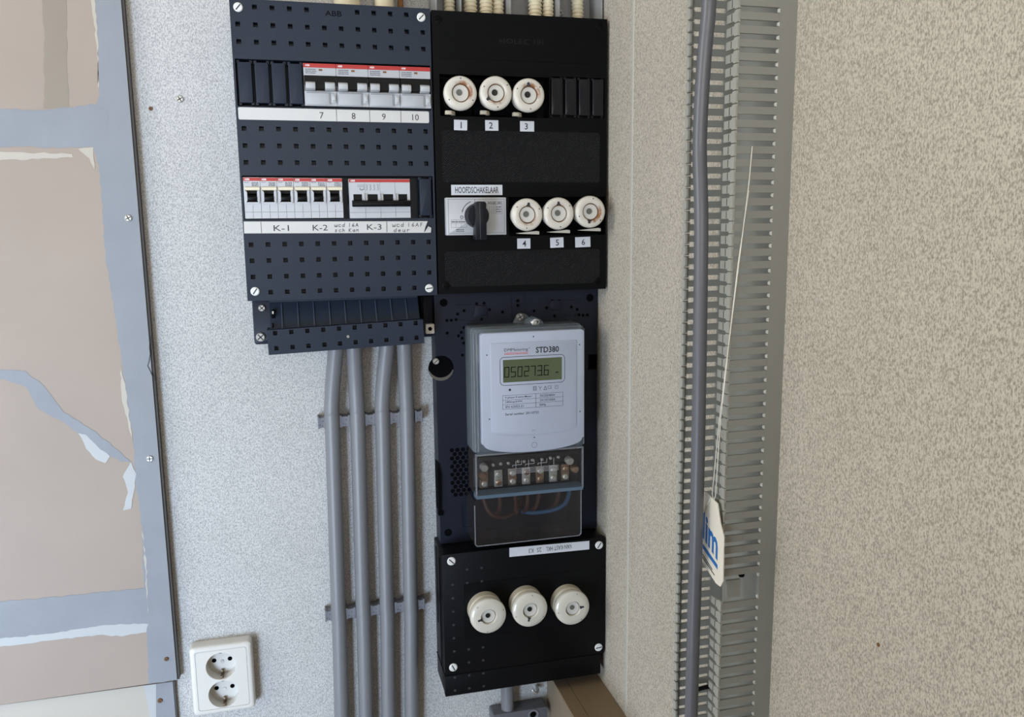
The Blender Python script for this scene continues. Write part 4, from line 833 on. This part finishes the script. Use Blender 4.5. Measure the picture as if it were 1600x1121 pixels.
# ================================================================== slotted wiring duct on the right wall
DN, DFy, DXt, PITCH = -441.0, -359.0, 317.0, 9.43
wdt = thing('wiring_duct', 'tall grey slotted wiring duct fixed to the right wall', 'wiring duct', (XR, -400, -620))
zlo, zhi = -620.0, 330.0
obj('base', MB().box(XR-2.4, XR, DN, DFy, zlo, zhi), 'duct', wdt, smooth=False)
obj('side_band', MB().box(350.6, XR-2.4, DN, DN+4.4, zlo, zhi), 'duct', wdt, smooth=False)
obj('side_band', MB().box(350.6, XR-2.4, DFy-2.2, DFy, zlo, zhi), 'duct', wdt, smooth=False)
z0 = 152.6-PITCH*0.5
i0 = -18; srcs = None
for k in range(i0, 82):
    zc = z0-PITCH*k
    if zc < zlo+4: break
    broken = k in (46, 47)
    h = 2.7
    if k == i0:
        n1 = obj('finger', MB().box(DXt+1.0, 350.8, DN, DN+2.2, zc-h, zc+h), 'duct', wdt, smooth=False)
        n2 = obj('finger_lip', MB().prism([(DN, zc-4.3), (DN+4.6, zc-4.3), (DN+6, zc-3.0), (DN+16.5, zc-3.0), (DN+16.5, zc+3.0), (DN+6, zc+3.0), (DN+4.6, zc+4.3), (DN, zc+4.3)], DXt, DXt+1.8, 'x'), 'ductlip_lit', n1, smooth=False)
        n3 = obj('lip_groove', MB().box(DXt-.12, DXt+.3, DN+8.4, DN+9.2, zc-2.6, zc+2.6), 'ink', n1, smooth=False)
        f1 = obj('finger', MB().box(DXt+3.2, 350.8, DFy-2.2, DFy, zc-h, zc+h).box(DXt+1.0, DXt+5.4, DFy-2.2, DFy, zc-4.4, zc+4.4), 'duct', wdt, smooth=False)
        f2 = obj('finger_lip', MB().prism([(DFy, zc-3.8), (DFy, zc+3.8), (DFy-5, zc+3.8), (DFy-5.6, zc+2.6), (DFy-5.6, zc-2.6), (DFy-5, zc-3.8)], DXt, DXt+1.8, 'x'), 'ductlip_lit', f1, smooth=False)
        srcs = (n1, n2, n3, f1, f2)
    else:
        if not broken:
            a1 = again(n1, (WP[n1.name][0], WP[n1.name][1], zc), wdt)
            for s_ in (n2, n3): again(s_, (WP[s_.name][0], WP[s_.name][1], zc), a1)
        a2 = again(f1, (WP[f1.name][0], WP[f1.name][1], zc), wdt)
        again(f2, (WP[f2.name][0], WP[f2.name][1], zc), a2)
zc = z0-PITCH*46.5
obj('broken_finger', MB().box(DXt+5, 334, DN, DN+2.2, zc-PITCH*.5-h, zc+PITCH*.5+h), 'duct', wdt, smooth=False)
obj('fixing_screw', MB().prism([(-395+4*math.cos(math.radians(a_)), -300+4*math.sin(math.radians(a_))) for a_ in range(0, 360, 30)], XR-5, XR-2.2, 'x'), 'dark', wdt, smooth=False)
q = MB()
for k in range(-17, 80):
    zz = 152.6-PITCH*k
    if k not in (47,) and zz > zlo+6: q.prism([(349.5, zz-1.2), (350.7, zz-1.6), (350.7, zz+1.6), (349.5, zz+1.2), (349.2, zz)], DN-0.1, DN+1.4)
so_ = obj('slot_glint', q, 'slotglint', wdt, smooth=False); so_['kind'] = 'stuff'  # pale beads: light catching the slot ends, put in as colour
# cable running down the duct
cpts = [(303, -424, 420), (303, -424, 230), (303, -423.2, 161.8), (303, -418.9, 131.3), (303, -415.4, 99.8), (303, -413.6, 60.2), (303, -416.6, 28.9), (303, -419.4, -2.5), (303, -421.3, -73.9), (303, -423.0, -176.2), (303, -423.0, -292.2), (303, -422.2, -406.5), (303, -421, -700), (303, -420, -1499)]
tag(obj('cable', MB().tube(smooth_path(cpts, 8), 5.5, 20), 'cable2'), 'dark grey cable running down in front of the slotted wiring duct', 'cable')
tag(obj('cable_tie', MB().tube(smooth_path([(360, -362, -424), (330, -372, -421), (309, -404, -420), (303, -414, -420.5), (312, -424, -421), (322, -437, -424)], 6), 2.0, 8), 'toggle'), 'black strap looped around the dark cable low in the wiring duct', 'strap')
# tag on its string
tg = thing('hang_tag', 'white card tag with blue print hanging on a string by the wiring duct', 'tag', (313, -433, -285))
TX = 313.6
poly = [(-414.5, -216.5), (-418.6, -215.3), (-429.4, -216.9), (-438.4, -218.5), (-443.6, -232.5), (-450.0, -242.2), (-449.9, -252.7), (-450.6, -278.2), (-446.6, -284.5), (-439.2, -284.7), (-417.0, -276.6), (-406, -270), (-403, -240)]
obj('card', MB().prism(poly, TX-0.6, TX+0.2, 'x'), 'tagp', tg, smooth=False)
obj('blue_bar', MB().prism([(-408, -257.4), (-441.3, -268.4), (-441.6, -272.2), (-408, -261.4)], TX-0.75, TX-0.55, 'x'), 'tagb', tg, smooth=False)
def text_yz(s, cy, cz, x, h, w, m, parent, slope, name='lettering'):
    t = text(s, 0, 0, 0, h, None, m, w=w, name=name, bold=0.03)
    for v in t.data.vertices:
        a_, th, b_ = v.co.x, v.co.y, v.co.z
        v.co = Vector((th, -a_, b_-a_*slope))
    COL.objects.unlink(t); link(t, (x, cy, cz), parent)
text_yz('slim', -423.5, -246.5, TX-0.62, 24, 35, 'tagb', tg, 0.40)
q = MB()
for k, (ya, yb, zz) in enumerate(((-414, -433, -268), (-416, -437, -271.2))): q.prism([(ya, zz), (yb, zz-7.2), (yb, zz-8.2), (ya, zz-1.2)], TX-0.75, TX-.55, 'x')
obj('small_print', q, 'ink', tg, smooth=False)
obj('string', MB().tube([(331, -442.3, 56), (329, -442.8, 30), (316.2, -443.2, -90), (312.8, -440, -150), (312.4, -436, -213), (313, -433, -217)], 0.33, 6), 'string', tg)
obj('string', MB().tube([(329.4, -442.4, 24), (322, -442.8, -30), (315.6, -443.2, -95), (312.4, -438, -155), (312.2, -431, -213), (313, -432, -217)], 0.3, 6), 'string', tg)
obj('string_knot', MB().tube(smooth_path([(312.6, -415, -236), (311.8, -411.5, -233), (311.5, -413.5, -230), (312, -417, -233), (312.2, -421, -226), (312.6, -428, -218)], 5), 0.7, 6), 'string', tg)

# ================================================================== tan trunking and small things at the bottom
tk = thing('floor_trunking', 'tan plastic trunking running along the foot of the right wall', 'trunking', (334, -450, -690))
obj('body', MB().box(303.4, 364.6, -880, -1, -690, -599), 'trunk_lit', tk, bevel=0.5)
obj('lid', MB().box(302.8, 319.7, -880, -1, -599.4, -596).box(320.4, 364.4, -880, -1, -599.4, -595.8), 'trunk', tk, smooth=False)
tag(obj('pipe', MB().tube([(244.4, -14, -570), (244.4, -14, -900), (244.4, -14, -1499)], 8.6, 20), 'cable'), 'grey pipe leaving the bottom of the lower black box', 'pipe')
sd = thing('pipe_saddle', 'dark grey pipe saddle at the bottom edge below the lower black box', 'pipe clip', (262, 0, -646))
obj('base', MB().prism(rrect(222, 297, -655, -637, 3), -24, 0), 'cable2', sd, bevel=0.8)
obj('screw_recess', MB().lathe(277, -645, [(7.5, -23), (7.5, -25), (5, -25), (4.5, -22)], 20), 'clip', sd); obj('recess_hole', MB().lathe(277, -645, [(4, -23.5), (4, -24.6)], 14), 'dark', sd)
t = thing('wall_plug', 'small grey hook screw in the wall beside the tan trunking', 'screw', (287, 0, -620))
obj('shank', MB().tube([(289, 2, -619), (288, -10, -620)], 2.2, 10), 'steel', t); obj('hook', MB().tube(smooth_path([(288, -10, -620), (285, -13, -622), (281, -13, -619), (280, -12, -616)], 4), 2.0, 8), 'steel', t)
